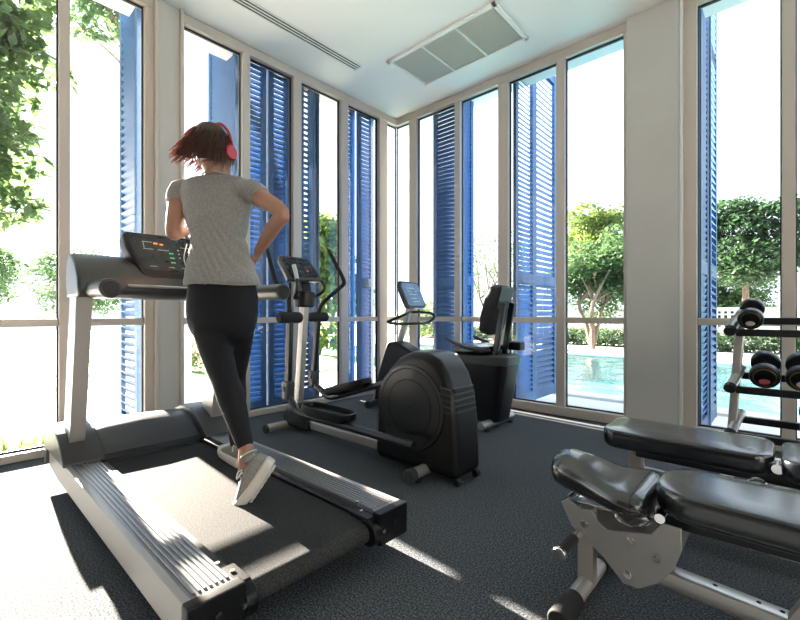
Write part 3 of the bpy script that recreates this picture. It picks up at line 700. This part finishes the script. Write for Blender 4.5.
# ------------------------------------------------------------------ dumbbell rack
rk = thing('dumbbell_rack', 'silver and black three-tier dumbbell rack in front of pool window', 'rack', (4.2, -.82, 0))
XR0, XR1 = 3.56, 5.1
TIERS = ((.875, .935), (.54, .60), (.27, .33))
for x in (XR0, XR1):
    p_ = MB(); p_.bar((x - .035, -.86, .02), (x + .02, -.80, .99), .045, .06, bev=.01, up=(0, 1, 0)).build('rack_post', M['silver'], rk)
    MB().bar((x - .035, -1.08, .03), (x - .035, -.52, .03), .06, .05, bev=.01).build('rack_foot', M['silver'], rk)
    for k, (zf, zb) in enumerate(TIERS):
        br = MB(); br.cyl((x - .022, -.92, zf + .006), (x + .018, -.765, zf + .105), .026, n=10); bo = br.build('tier_bracket', M['alu'], rk)
        MB().cyl((x - .027, -.945, zf - .008), (x - .0215, -.915, zf + .008), .030, n=20, bev=.005).build('bracket_cap', M['rubber'], bo)
for (zf, zb) in TIERS:
    MB().bar((XR0, -.895, zf - .012), (XR1, -.895, zf - .012), .035, .042, bev=.006).build('shelf_rail', M['blackm'], rk)
    MB().bar((XR0, -.735, zb - .005), (XR1, -.735, zb - .005), .035, .042, bev=.006).build('shelf_rail', M['blackm'], rk)
def dumbbell(x, z, rad, lab, label_mat, hl=.055):
    yf, yb = -.905, -.745; tz = .060
    # axis tilts with the shelf
    a = Vector((x, yf, z)); b = Vector((x + .0, yb, z + tz)); d_ = (b - a).normalized()
    root = thing('dumbbell', lab, 'dumbbell', (x, -.82, z - rad), 'dumbbells on the rack')
    MB().cyl(a, b, .016, n=16).build('handle', M['chrome'], root)
    for c, s_ in ((a, -1), (b, 1)):
        hd_ = MB().cyl(c - d_ * hl / 2, c + d_ * hl / 2, rad, n=40, bev=.012).build('weight_head', M['blackm'], root)
        o_ = c + d_ * s_ * (hl / 2 + .001)
        u_ = d_.orthogonal().normalized(); v_ = d_.cross(u_)
        MB().tube([o_ + (u_ * math.cos(t) + v_ * math.sin(t)) * rad * .72 for t in [2 * math.pi * k / 36 for k in range(36)]], rad * .05, n=8, smooth=1, closed=True).build('ring', M['bronze'], hd_)
        MB().cyl(o_ - d_ * .002, o_ + d_ * s_ * .002, rad * .6, n=32).build('face_disc', M['rubber'], hd_)
        lp = o_ + Vector((-.0, 0, -rad * .30)) + d_ * s_ * .003
        MB().ell(lp, (rad * .36, .002, rad * .22)).build('weight_label', label_mat, hd_)
    return root
dumbbell(3.628, .946, .060, 'smallest black dumbbell alone on the top rack shelf', M['label'])
dumbbell(3.690, .622, .070, 'black dumbbell with red label, first on the middle rack shelf', M['labelred'])
dumbbell(3.845, .622, .070, 'black dumbbell with pale label, second on the middle rack shelf', M['label'])
dumbbell(3.905, .355, .072, 'black dumbbell with red label on the lowest rack shelf', M['labelred'])

# ------------------------------------------------------------------ pads
def pad(name, x0, x1, y0, y1, z0, z1, m, parent, taper0=1., bev=.036, taper1=1., corner=.06):
    mb = MB()
    def ring(z, ins):
        out = []; nc = 6
        for (sx, sy, a0) in ((1, 1, 0), (-1, 1, 90), (-1, -1, 180), (1, -1, 270)):
            tp = taper1 if sx > 0 else taper0
            hx = (x1 - x0) / 2 - ins; hy = ((y1 - y0) / 2) * tp - ins; c = max(corner - ins * .8, .012)
            cx, cy = sx * (hx - c), sy * (hy - c)
            for k in range(nc + 1):
                a = R(a0 + 90 * k / nc); out.append(((x0 + x1) / 2 + cx + c * math.cos(a), (y0 + y1) / 2 + cy + c * math.sin(a), z))
        return out
    t = z1 - z0; b = bev
    tb = .014
    pr = [(z0 + b * .7 * (1 - math.sin(R(a))), b * .7 * (1 - math.cos(R(a)))) for a in (90, 60, 30, 0)] + [(z0 + t * .6, -.002), (z1 - .006 - tb * 1.25, -.0005)] + [(z1 - .006 - tb * (1 - math.sin(R(a))), tb * (1 - math.cos(R(a)))) for a in (0, 22, 45, 68)]
    mb.loft([ring(z, i) for z, i in pr] + [ring(z1 - .004, .03), ring(z1 - .001, .055), ring(z1, .08)])
    return mb.build(name, m, parent)

# far flat bench
b2 = thing('weight_bench', 'flat black weight bench with two pads in front of the rack', 'weight bench', (3.75, -1.86, 0))
pad('bench_pad', 3.145, 3.745, -2.02, -1.70, .365, .455, M['leather'], b2, corner=.07)
pad('bench_pad', 3.765, 4.35, -2.03, -1.71, .365, .455, M['leather'], b2, corner=.05)
MB().bar((3.26, -1.86, .335), (4.3, -1.86, .335), .06, .05, bev=.008).build('pad_rail', M['blackm'], b2)
MB().bar((3.27, -1.86, .06), (3.255, -1.86, .33), .05, .06, bev=.01, up=(1, 0, 0)).build('bench_leg', M['silver'], b2)
MB().bar((4.2, -1.86, .06), (4.2, -1.86, .33), .05, .06, bev=.01, up=(1, 0, 0)).build('bench_leg', M['silver'], b2)
MB().bar((3.27, -1.86, .06), (4.2, -1.86, .06), .06, .06, bev=.01).build('base_beam', M['silver'], b2)
for x in (3.27, 4.2): MB().cyl((x, -2.05, .035), (x, -1.67, .035), .032, bev=.006).build('cross_foot', M['blackm'], b2)
MB().tube([(3.66, -2.06 + .0, .34), (3.70, -2.07, .375), (3.75, -2.05, .34)], .006, n=8).build('adjust_loop', M['chrome'], b2)
MB().cyl((3.755, -1.99, .40), (3.755, -1.93, .40), .018).build('hinge_pin', M['chrome'], b2)

# near adjustable bench
b1 = thing('adjustable_bench', 'adjustable bench with glossy saddle seat and silver side plates, nearest the viewer', 'weight bench', (3.55, -2.51, 0))
bp_ = pad('back_pad', 3.478, 4.40, -2.675, -2.345, .372, .462, M['leather'], b1, taper0=.86, corner=.11)
# saddle: width along Y varies with x, nose (low x) is raised
sd = MB(); rings = []
L = [(3.150, .028, .392, .430), (3.156, .055, .378, .452), (3.172, .076, .366, .468), (3.205, .090, .356, .475), (3.25, .100, .350, .468), (3.30, .116, .347, .455), (3.35, .142, .346, .447), (3.395, .162, .345, .446), (3.435, .168, .346, .446), (3.458, .158, .350, .440), (3.470, .135, .357, .430), (3.476, .095, .372, .415)]
for (x, hw, zb, zt) in L:
    rg_ = []
    for k in range(28):
        a = 2 * math.pi * k / 28; ca, sa = math.cos(a), math.sin(a)
        yy = hw * math.copysign(abs(ca) ** .75, ca); zz = (zt + zb) / 2 + (zt - zb) / 2 * math.copysign(abs(sa) ** .8, sa)
        if sa > 0: zz -= .012 * (1 - abs(ca)) * (1 if x > 3.3 else -.6)
        rg_.append((x, -2.535 + yy, zz))
    rings.append(rg_)
sd.loft(rings); so_ = sd.build('saddle_seat', M['leathergloss'], b1)
sm = MB(); pts = []
for k in range(15):
    a = -10 + 200 * k / 14
    ca, sa = math.cos(R(a)), math.sin(R(a)); hw, zb, zt = .168, .346, .446
    pts.append((3.435, -2.535 + (hw + .001) * math.copysign(abs(ca) ** .75, ca), (zt + zb) / 2 + ((zt - zb) / 2 + .0005) * math.copysign(abs(sa) ** .8, sa) - (.012 * (1 - abs(ca)) if sa > 0 else 0)))
sm.tube(pts, .0016, n=6, smooth=2).build('seam', M['rubber'], so_)
plp = [(3.198, .318), (3.223, .336), (3.271, .309), (3.299, .322), (3.322, .285), (3.349, .268), (3.474, .302), (3.501, .345), (3.551, .345), (3.552, .277), (3.532, .215), (3.490, .157), (3.440, .120), (3.396, .119), (3.336, .179), (3.233, .249)]
for y in (-2.605, -2.465):
    po = MB().prism(plp, 'Y', y - .004, y + .004, bev=.0015, seg=1).build('side_plate', M['plate'], b1)
    for (x, z) in ((3.278, .268), (3.419, .262), (3.488, .234), (3.409, .153)):
        q = MB(); s_ = -1 if y < -2.53 else 1; q.cyl((x, y + s_ * .004, z), (x, y + s_ * .008, z), .0125, n=20, bev=.001); q.cyl((x, y + s_ * .008, z), (x, y + s_ * .014, z), .008, n=6); q.build('bolt', M['bolt'], po)
MB().bar((3.262, -2.535, .035), (3.262, -2.535, .30), .05, .055, bev=.01, up=(1, 0, 0)).build('front_post', M['silver'], b1)
MB().bar((3.40, -2.50, .142), (4.38, -2.50, .085), .062, .058, bev=.012).build('base_beam', M['alu'], b1)
fb = MB().cyl((3.262, -2.72, .035), (3.262, -2.34, .035), .027, n=24).build('cross_foot', M['silver'], b1)
for a, b in ((-2.80, -2.66), (-2.41, -2.27)):
    MB().cyl((3.262, a, .035), (3.262, b, .035), .034, n=28, bev=.007).build('rubber_grip', M['rubber'], fb)
rb_ = MB().cyl((4.35, -2.80, .035), (4.35, -2.27, .035), .034, n=24, bev=.006).build('cross_foot', M['blackm'], b1)
hb = MB(); hb.cyl((3.262, -2.60, .235), (3.262, -2.78, .235), .013, n=18); hb.cyl((3.262, -2.79, .235), (3.262, -2.775, .235), .020, n=20, bev=.003)
hd2 = hb.build('carry_handle', M['chrome'], b1)
MB().cyl((3.262, -2.665, .235), (3.262, -2.77, .235), .018, n=20, bev=.003).build('grip_sleeve', M['rubber'], hd2)
br = MB(); br.bar((3.22, -2.535, .325), (3.46, -2.535, .335), .11, .012, bev=.003); br.bar((3.36, -2.50, .28), (3.46, -2.50, .34), .04, .03, bev=.006); br.cyl((3.222, -2.60, .332), (3.222, -2.47, .332), .013)
br.build('seat_bracket', M['chrome'], b1)
MB().tube([(3.36, -2.58, .340), (3.38, -2.585, .308), (3.43, -2.585, .302), (3.47, -2.58, .335)], .007, n=8).build('seat_loop', M['chrome'], b1)
MB().bar((3.47, -2.51, .33), (4.3, -2.51, .345), .05, .05, bev=.008).build('back_rail', M['blackm'], b1)
MB().bar((3.80, -2.52, .14), (3.90, -2.52, .34), .04, .05, bev=.008, up=(1, 0, 0)).build('support_strut', M['silver'], b1)
MB().cyl((3.50, -2.63, .365), (3.50, -2.44, .365), .014).build('hinge_rod', M['chrome'], b1)
q = MB()
for x in (3.62, 3.72, 3.77, 3.90): zz = .142 - (x - 3.4) * .0582 + .0293; q.cyl((x, -2.50, zz - .001), (x, -2.50, zz + .001), .006, n=12)
q.build('beam_holes', M['rubber'], b1)

# ------------------------------------------------------------------ the runner
def remesh_obj(mb, name, m, parent, voxel=.008, smooth_it=6, factor=.5):
    bmesh.ops.recalc_face_normals(mb.bm, faces=mb.bm.faces)
    me = bpy.data.meshes.new('tmp'); mb.bm.to_mesh(me); mb.bm.free()
    o = bpy.data.objects.new('tmp', me); col.objects.link(o)
    a = o.modifiers.new('r', 'REMESH'); a.mode = 'VOXEL'; a.voxel_size = voxel; a.use_smooth_shade = True
    b = o.modifiers.new('s', 'SMOOTH'); b.iterations = smooth_it; b.factor = factor
    dg = bpy.context.evaluated_depsgraph_get(); me2 = bpy.data.meshes.new_from_object(o.evaluated_get(dg))
    bpy.data.objects.remove(o); me2.name = name
    w = Vector((0, 0, 0)); p = parent
    while p is not None: w += p.location; p = p.parent
    me2.transform(Matrix.Translation(-w)); me2.materials.clear(); me2.materials.append(m)
    me2.polygons.foreach_set('use_smooth', [True] * len(me2.polygons))
    r = bpy.data.objects.new(name, me2); col.objects.link(r); r.parent = parent
    return r
RT = Vector((.80, .60, 0)).normalized()          # her right
FW = Vector((-.60, .80, 0)).normalized()         # her forward
def ring(c, a, b, rt=RT, fw=FW, n=28, p=.9, back=1.):
    c = Vector(c); out = []
    for k in range(n):
        t_ = 2 * math.pi * k / n; ca, sa = math.cos(t_), math.sin(t_)
        out.append(c + rt * a * math.copysign(abs(ca) ** p, ca) + fw * b * math.copysign(abs(sa) ** p, sa) * (1 if sa > 0 else back))
    return out
torso = [((1.642, -3.115, 1.665), .050, .05), ((1.640, -3.112, 1.662), .125, .055), ((1.640, -3.111, 1.643), .172, .066), ((1.640, -3.111, 1.592), .178, .088),
         ((1.640, -3.109, 1.526), .166, .102), ((1.641, -3.109, 1.45), .150, .100), ((1.644, -3.105, 1.358), .122, .083), ((1.649, -3.102, 1.297), .130, .086),
         ((1.655, -3.097, 1.221), .156, .102), ((1.659, -3.094, 1.145), .170, .112), ((1.661, -3.092, 1.069), .176, .116)]
pelvis = [((1.659, -3.094, 1.15), .160, .104), ((1.661, -3.092, 1.069), .173, .114), ((1.661, -3.092, 1.00), .176, .118), ((1.661, -3.092, .94), .172, .116), ((1.661, -3.090, .885), .155, .10)]
Lsh, Lel, Lwr, Lha = Vector((1.472, -3.228, 1.605)), Vector((1.510, -3.272, 1.385)), Vector((1.375, -3.165, 1.415)), Vector((1.315, -3.125, 1.455))
Rsh, Rel, Rwr, Rha = Vector((1.828, -3.020, 1.578)), Vector((2.012, -2.968, 1.452)), Vector((1.79, -2.965, 1.292)), Vector((1.735, -2.945, 1.262))
Lh, Lk, La = Vector((1.585, -3.135, .955)), Vector((1.815, -3.153, .665)), Vector((2.012, -3.147, .375))
Rh, Rk, Ra = Vector((1.735, -3.05, .955)), Vector((1.510, -2.955, .63)), Vector((1.605, -2.985, .255))

w = thing('person', 'woman in grey t-shirt and black leggings running on the treadmill, seen from behind', 'person', (1.66, -3.09, .17))
def lerp(a, b, t): return a + (b - a) * t
def limb(mb, pts, rads, n=20, smooth=5): mb.tube(pts, rads, n=n, smooth=smooth); [mb.ell(p, (r,) * 3, n=16) for p, r in ((pts[0], rads[0]), (pts[-1], rads[-1]))]
def hand(mb, wrist, direction, palm_n, side):
    d = direction.normalized(); n = palm_n - d * palm_n.dot(d); n.normalize(); s = d.cross(n) * side
    pc = wrist + d * .045
    mb.loft([[wrist + s * a * .024 + n * b * .017 for a, b in ((1, 0), (.7, .7), (0, 1), (-.7, .7), (-1, 0), (-.7, -.7), (0, -1), (.7, -.7))],
             [pc + s * a * .038 + n * b * .016 for a, b in ((1, 0), (.7, .7), (0, 1), (-.7, .7), (-1, 0), (-.7, -.7), (0, -1), (.7, -.7))],
             [wrist + d * .085 + s * a * .037 + n * b * .011 for a, b in ((1, 0), (.7, .7), (0, 1), (-.7, .7), (-1, 0), (-.7, -.7), (0, -1), (.7, -.7))]])
    for k, (off, ln) in enumerate(((.029, .068), (.010, .078), (-.010, .072), (-.028, .056))):
        b0 = wrist + d * .075 + s * off
        p1 = b0 + d * ln * .45 + n * .008; p2 = p1 + (d * .6 + n * .8).normalized() * ln * .38; p3 = p2 + (d * .1 + n).normalized() * ln * .3
        mb.tube([b0 - d * .02, b0, p1, p2, p3], [.0085, .0085, .008, .0072, .006], n=8, smooth=2)
        mb.ell(p3, (.006,) * 3, n=8)
    t0 = wrist + d * .022 + s * .022; t1 = t0 + (d * .6 + s * .75 + n * .3).normalized() * .035; t2 = t1 + (d * .85 + s * .2 + n * .5).normalized() * .028
    mb.tube([t0 - s * .01, t0, t1, t2], [.012, .0115, .009, .0072], n=8, smooth=2); mb.ell(t2, (.0072,) * 3, n=8)

body = MB()
body.loft([ring(c, a * .93, b * .9) for c, a, b in torso]); body.loft([ring(c, a * .94, b * .92) for c, a, b in pelvis])
hc = Vector((1.640, -3.130, 1.800))                                                     # head centre
hf = (FW * .93 + RT * .25).normalized(); hr = Vector((-hf.y, hf.x, 0)) * -1     # head direction
hr = hf.cross(Vector((0, 0, 1)))
body.tube([(1.642, -3.118, 1.60), (1.642, -3.12, 1.68), hc + Vector((0, 0, -.06)) - hf * .01], [.062, .050, .055], n=20)
hrings = []
for (z, a, b, o) in ((-.125, .022, .03, .055), (-.115, .042, .055, .045), (-.085, .058, .075, .025), (-.045, .068, .088, .012), (.0, .074, .096, 0), (.045, .074, .097, -.004), (.085, .062, .082, -.006), (.108, .038, .052, -.006), (.117, .012, .018, -.006)):
    hrings.append([hc + Vector((0, 0, z)) + hf * o + hr * a * math.cos(t_) + hf * b * math.sin(t_) for t_ in [2 * math.pi * k / 24 for k in range(24)]])
body.loft(hrings)
body.loft([[hc + hf * (.088 + f_) + hr * x_ + Vector((0, 0, z_)) for x_, z_ in ((-h_, -.03), (h_, -.03), (h_ * .4, .022), (-h_ * .4, .022))] for f_, h_ in ((-.01, .016), (.022, .007))])   # nose
for z_, w_ in ((-.062, .020), (-.071, .018)): body.ell(hc + hf * .086 + Vector((0, 0, z_)), (w_, w_, .006), n=10)   # lips
for s_ in (-1, 1):
    body.ell(hc + hr * s_ * .076 + Vector((0, 0, -.01)) - hf * .005, (.012, .012, .030), n=12)       # ears
    body.ell(hc + hf * .082 + hr * s_ * .03 + Vector((0, 0, .004)), (.014, .014, .009), n=10)
limb(body, [Lsh, lerp(Lsh, Lel, .4), Lel, lerp(Lel, Lwr, .35), Lwr], [.052, .046, .036, .037, .024])
limb(body, [Rsh, lerp(Rsh, Rel, .4), Rel, lerp(Rel, Rwr, .35), Rwr], [.052, .043, .035, .037, .024])
hand(body, Lwr, Lha - Lwr, RT * .8 + Vector((0, 0, -.4)), 1)
hand(body, Rwr, Rha - Rwr, -RT * .7 + FW * .3, -1)
limb(body, [Lh, lerp(Lh, Lk, .5), Lk, lerp(Lk, La, .35), lerp(Lk, La, .8), La], [.085, .07, .05, .048, .033, .032])
limb(body, [Rh, lerp(Rh, Rk, .5), Rk, lerp(Rk, Ra, .35), lerp(Rk, Ra, .8), Ra], [.085, .07, .05, .048, .033, .032])
Lfoot_d = Vector((-.02, -.05, -.17)); Rfoot_d = Vector((-.19, .03, -.035))
body.tube([La, La + Lfoot_d * .6 + Vector((.01, .02, -.02))], [.034, .03], n=12, smooth=1); body.tube([Ra, Ra + Rfoot_d * .6 + Vector((0, 0, -.02))], [.034, .03], n=12, smooth=1)
bodyo = remesh_obj(body, 'body', M['skin'], w, .0055, 4)

# t-shirt
sh = MB()
sh.loft([ring(c, a + .008, b + .008, p=.85) for c, a, b in [((1.642, -3.114, 1.662), .062, .048), ((1.640, -3.112, 1.660), .128, .055)] + torso[2:6] + [((1.644, -3.105, 1.358), .125, .088), ((1.649, -3.102, 1.297), .134, .092), ((1.655, -3.097, 1.221), .159, .108), ((1.659, -3.094, 1.145), .176, .121), ((1.661, -3.092, 1.118), .180, .124)]])
sl = lerp(Lsh, Lel, .30); sr = lerp(Rsh, Rel, .28)
sh.tube([lerp(Lsh, Vector((1.64, -3.11, 1.60)), .35), Lsh + Vector((0, 0, .004)), sl], [.052, .054, .055], n=24, smooth=3)
sh.tube([lerp(Rsh, Vector((1.64, -3.11, 1.60)), .35), Rsh + Vector((0, 0, .004)), sr], [.052, .054, .054], n=24, smooth=3)
sho = remesh_obj(sh, 'tshirt', M['shirt'], w, .007, 5)
# wrinkles displaced along the normals: soft diagonal folds at the waist
me = sho.data; nv = [v.normal.copy() for v in me.vertices]
for v, nn in zip(me.vertices, nv):
    p = v.co + Vector((1.66, -3.09, .17)); u = (p - Vector((1.65, -3.1, 1.3))).dot(RT)
    k_ = math.exp(-((p.z - 1.27) / .13) ** 2)
    f_ = math.sin((p.z * 1.0 + u * .65 + .12 * math.sin(u * 9)) * 105) * .0030 * k_
    f_ += math.sin((p.z - u * .5) * 70 + 1.3 * math.sin(u * 14)) * .0016 * math.exp(-((p.z - 1.45) / .12) ** 2)
    f_ += math.sin(u * 55 + p.z * 8) * .0018 * math.exp(-((p.z - 1.10) / .06) ** 2)
    v.co += nn * f_
# collar
cpts = [Vector((1.642, -3.117, 1.668)) + RT * .064 * math.cos(t_) + FW * .056 * math.sin(t_) + Vector((0, 0, .008 * -math.sin(t_))) for t_ in [2 * math.pi * k / 24 for k in range(24)]]
MB().tube(cpts, .0055, n=8, smooth=1, closed=True).build('collar', M['shirt'], sho)
for c_, d_, rr_ in ((sl, (Lel - Lsh).normalized(), .055), (sr, (Rel - Rsh).normalized(), .0545)):
    u_ = d_.orthogonal().normalized(); v_ = d_.cross(u_)
    MB().tube([c_ + d_ * -.004 + (u_ * math.cos(t_) + v_ * math.sin(t_)) * (rr_ - .004) for t_ in [2 * math.pi * k / 28 for k in range(28)]], .0045, n=6, smooth=1, closed=True).build('sleeve_hem', M['shirt'], sho)
hem = ring((1.661, -3.092, 1.118), .1835, .127, n=40, p=.85)
MB().tube([Vector(p) + Vector((0, 0, .004 * math.sin(i * .5))) for i, p in enumerate(hem)], .005, n=6, smooth=1, closed=True).build('bottom_hem', M['shirt'], sho)

# leggings
lg = MB()
lg.loft([ring(c, a + .004, b + .004) for c, a, b in pelvis])
for hh in (Lh, Rh): lg.ell(hh - FW * .012 + Vector((0, 0, .01)), (.093, .093, .14))
limb(lg, [Lh, lerp(Lh, Lk, .5) + Vector((-.01, 0, 0)), Lk, lerp(Lk, La, .3) + RT * .003, lerp(Lk, La, .72), lerp(La, Lk, .06)], [.092, .080, .062, .063, .046, .039])
limb(lg, [Rh, lerp(Rh, Rk, .5), Rk, lerp(Rk, Ra, .3), lerp(Rk, Ra, .72), lerp(Ra, Rk, .06)], [.092, .080, .062, .061, .046, .039])
remesh_obj(lg, 'leggings', M['leggings'], w, .008, 26, .6)

# shoes
def shoe(ankle, heel, toe, up, name_side):
    heel, toe, up = Vector(heel), Vector(toe), Vector(up)
    f = (toe - heel).normalized(); u = (up - f * up.dot(f)).normalized(); s = f.cross(u); L = .262
    sec = [(0, .028, .0), (.02, .040, 0), (.06, .044, 0), (.11, .042, 0), (.17, .049, 0), (.21, .051, 0), (.245, .041, 0), (.262, .020, 0)]
    top = [.070, .090, .092, .084, .066, .050, .036, .020]
    mb = MB(); rings = []
    for (x, hw, _), t_ in zip(sec, top):
        b_ = .016
        rg_ = []
        for k in range(16):
            a = 2 * math.pi * k / 16; ca, sa = math.cos(a), math.sin(a)
            hgt = b_ + (t_ - b_) * (.5 + .5 * math.copysign(abs(sa) ** .8, sa)); ww = hw * .95 * math.copysign(abs(ca) ** .7, ca) * (1 - .28 * max(0, sa))
            rg_.append(heel + f * (x - .01) + s * ww + u * hgt)
        rings.append(rg_)
    mb.loft(rings)
    cuff = heel + f * .045 + u * .072
    mb.tube([cuff, cuff + (ankle - cuff) * .62], [.038, .039], n=16, smooth=1)
    so = mb.build('shoe', M['shoe'], w, sub=1)
    ms = MB(); rr_ = []
    for z, g_ in ((-.018, .86), (-.012, 1.04), (.006, 1.12), (.022, 1.10), (.032, .98)):
        outline = []
        pts = [(x - .012 + (.012 * (x > .2)), hw) for x, hw, _ in sec]
        for x, hw in pts: outline.append(heel + f * (x + (0 if x < .2 else .0)) + s * hw * g_ + u * (z + (.020 * (x / L) ** 3) + .006 * (1 - x / L) ** 6))
        for x, hw in reversed(pts): outline.append(heel + f * x - s * hw * g_ + u * (z + (.020 * (x / L) ** 3) + .006 * (1 - x / L) ** 6))
        rr_.append(outline)
    ms.loft(rr_); sole = ms.build('sole', M['sole'], so, sub=1)
    tr = MB()
    for k in range(9):
        x = .02 + k * .026; tr.bar(heel + f * x - s * .034 - u * .017, heel + f * x + s * .034 - u * .017, .012, .010, up=u)
    tr.build('tread', M['sole'], sole)
    lc = MB()
    for k in range(4):
        x = .10 + k * .022; h = .083 - k * .008
        lc.tube([heel + f * x - s * .02 + u * (h - .006), heel + f * x + u * (h + .004), heel + f * (x + .01) + s * .02 + u * (h - .006)], .003, n=6, smooth=3)
    for s2 in (-1, 1): lc.tube([heel + f * .09 + u * .088, heel + f * .10 + s * s2 * .025 + u * .10, heel + f * .125 + s * s2 * .03 + u * .088, heel + f * .095 + u * .088], .003, n=6, smooth=3)
    lc.build('laces', M['lace'], so)
    cb_ = MB(); cc = cuff + (ankle - cuff) * .62
    dn = (ankle - cuff).normalized(); uu = dn.orthogonal().normalized(); vv = dn.cross(uu)
    cb_.tube([cc + (uu * math.cos(t_) + vv * math.sin(t_)) * .036 for t_ in [2 * math.pi * k / 20 for k in range(20)]], .0035, n=8, smooth=1, closed=True); cb_.build('mint_lining', M['sock'], so)
    return so
shoe(La, (2.105, -3.075, .318), (2.055, -3.15, .185), (-.55, -.62, .45), 'L')
shoe(Ra, (1.665, -2.985, .183), (1.405, -2.965, .183), (0, 0, 1), 'R')

# hair: scalp cap and many curved locks blown to her left
rnd = random.Random(12); hm = MB()
cap = []
for (z, a, b, o) in ((-.075, .062, .066, -.030), (-.05, .078, .086, -.022), (-.01, .087, .098, -.014), (.04, .088, .102, -.012), (.085, .074, .088, -.010), (.115, .05, .06, -.008), (.130, .02, .025, -.006)):
    cap.append([hc + Vector((0, 0, z)) + hf * o + hr * a * math.cos(t_) + hf * b * math.sin(t_) * (1 if math.sin(t_) < 0 else .72) for t_ in [2 * math.pi * k / 24 for k in range(24)]])
hm.loft(cap)
side = -RT
for i in range(620):
    th = rnd.uniform(0, 2 * math.pi); el_ = rnd.uniform(.0, 1.0)
    ph = math.acos(1 - el_ * 1.15) if el_ * 1.15 <= 2 else 0
    rx, ry, rz = .086, .098, .125
    dirn = Vector((math.sin(ph) * math.cos(th), math.sin(ph) * math.sin(th), math.cos(ph)))
    fr_ = dirn.y
    if fr_ > .55 and dirn.z < .55: continue
    root = hc + hr * dirn.x * rx + hf * (dirn.y * ry - .012) + Vector((0, 0, dirn.z * rz))
    out = (hr * dirn.x + hf * dirn.y + Vector((0, 0, dirn.z * .3))).normalized()
    left = max(0., -(hr * dirn.x + hf * dirn.y).dot(RT))          # on her left
    wind = .30 + .75 * left
    L_ = rnd.uniform(.075, .135)
    pts = [root]; d0 = (out * .8 + Vector((0, 0, -.25)))
    p = root.copy()
    for j in range(5):
        t_ = (j + 1) / 5
        v = out * (.55 - .45 * t_) + Vector((0, 0, -1)) * (.55 + .6 * t_) * (1 - .45 * left) + side * wind * t_ * .9 + Vector((rnd.gauss(0, .12), rnd.gauss(0, .12), rnd.gauss(0, .12)))
        if left < .2: v -= side * 0
        p = p + v.normalized() * L_ / 5
        pts.append(p.copy())
    r0 = rnd.uniform(.0028, .0052)
    hm.tube(pts, [r0, r0, r0 * .9, r0 * .75, r0 * .5, r0 * .2], n=5, smooth=2)
hm.build('hair', M['hair'], w, fixn=False)
# headphones
hp = MB(); arc = []
for k in range(17):
    a = math.pi * k / 16
    arc.append(hc + hr * .103 * math.cos(a) + Vector((0, 0, -.01 + .150 * math.sin(a))) + hf * .018)
hp.tube(arc, .0075, n=8, smooth=2)
hpo = hp.build('headphones', M['headphone'], w)
for s_ in (-1, 1):
    c_ = hc + hr * s_ * .100 + Vector((0, 0, -.022)) + hf * .01
    MB().cyl(c_ - hr * .014, c_ + hr * .014, .038, n=28, bev=.008).build('ear_cup', M['headphone'], hpo)
MB().tube([(1.50, -3.20, 1.20), (1.49, -3.215, 1.26), (1.505, -3.205, 1.33)], .002, n=6).build('earphone_cable', M['lace'], w)

# ------------------------------------------------------------------ light
wd = bpy.data.worlds.new('sky'); sc.world = wd; wd.use_nodes = True
bg = wd.node_tree.nodes['Background']; bg.inputs['Color'].default_value = (.78, .90, 1.0, 1); bg.inputs['Strength'].default_value = 2.1
sun = bpy.data.lights.new('sun', 'SUN'); sun.energy = 85; sun.angle = R(.6); sun.color = (1, .89, .74)
so = bpy.data.objects.new('sun', sun); col.objects.link(so)
dv = Vector((.99, -.06, -.305)).normalized(); so.rotation_euler = dv.to_track_quat('-Z', 'Y').to_euler(); so.location = (-8, 1, 5)

cam = bpy.data.cameras.new('camera'); cam.sensor_width = 36; cam.lens = 423 / 800 * 36; cam.shift_y = 4 / 800; cam.clip_start = .02
co = bpy.data.objects.new('camera', cam); col.objects.link(co)
co.location = (3.775, -4.075, .972); co.rotation_euler = (math.pi / 2, 0, math.atan(385 / 423))
sc.camera = co
sc.cycles.caustics_reflective = False; sc.cycles.caustics_refractive = False
sc.view_settings.view_transform = 'Standard'; sc.view_settings.look = 'None'; sc.view_settings.gamma = 1; sc.view_settings.exposure = .18
sc.view_settings.use_curve_mapping = False
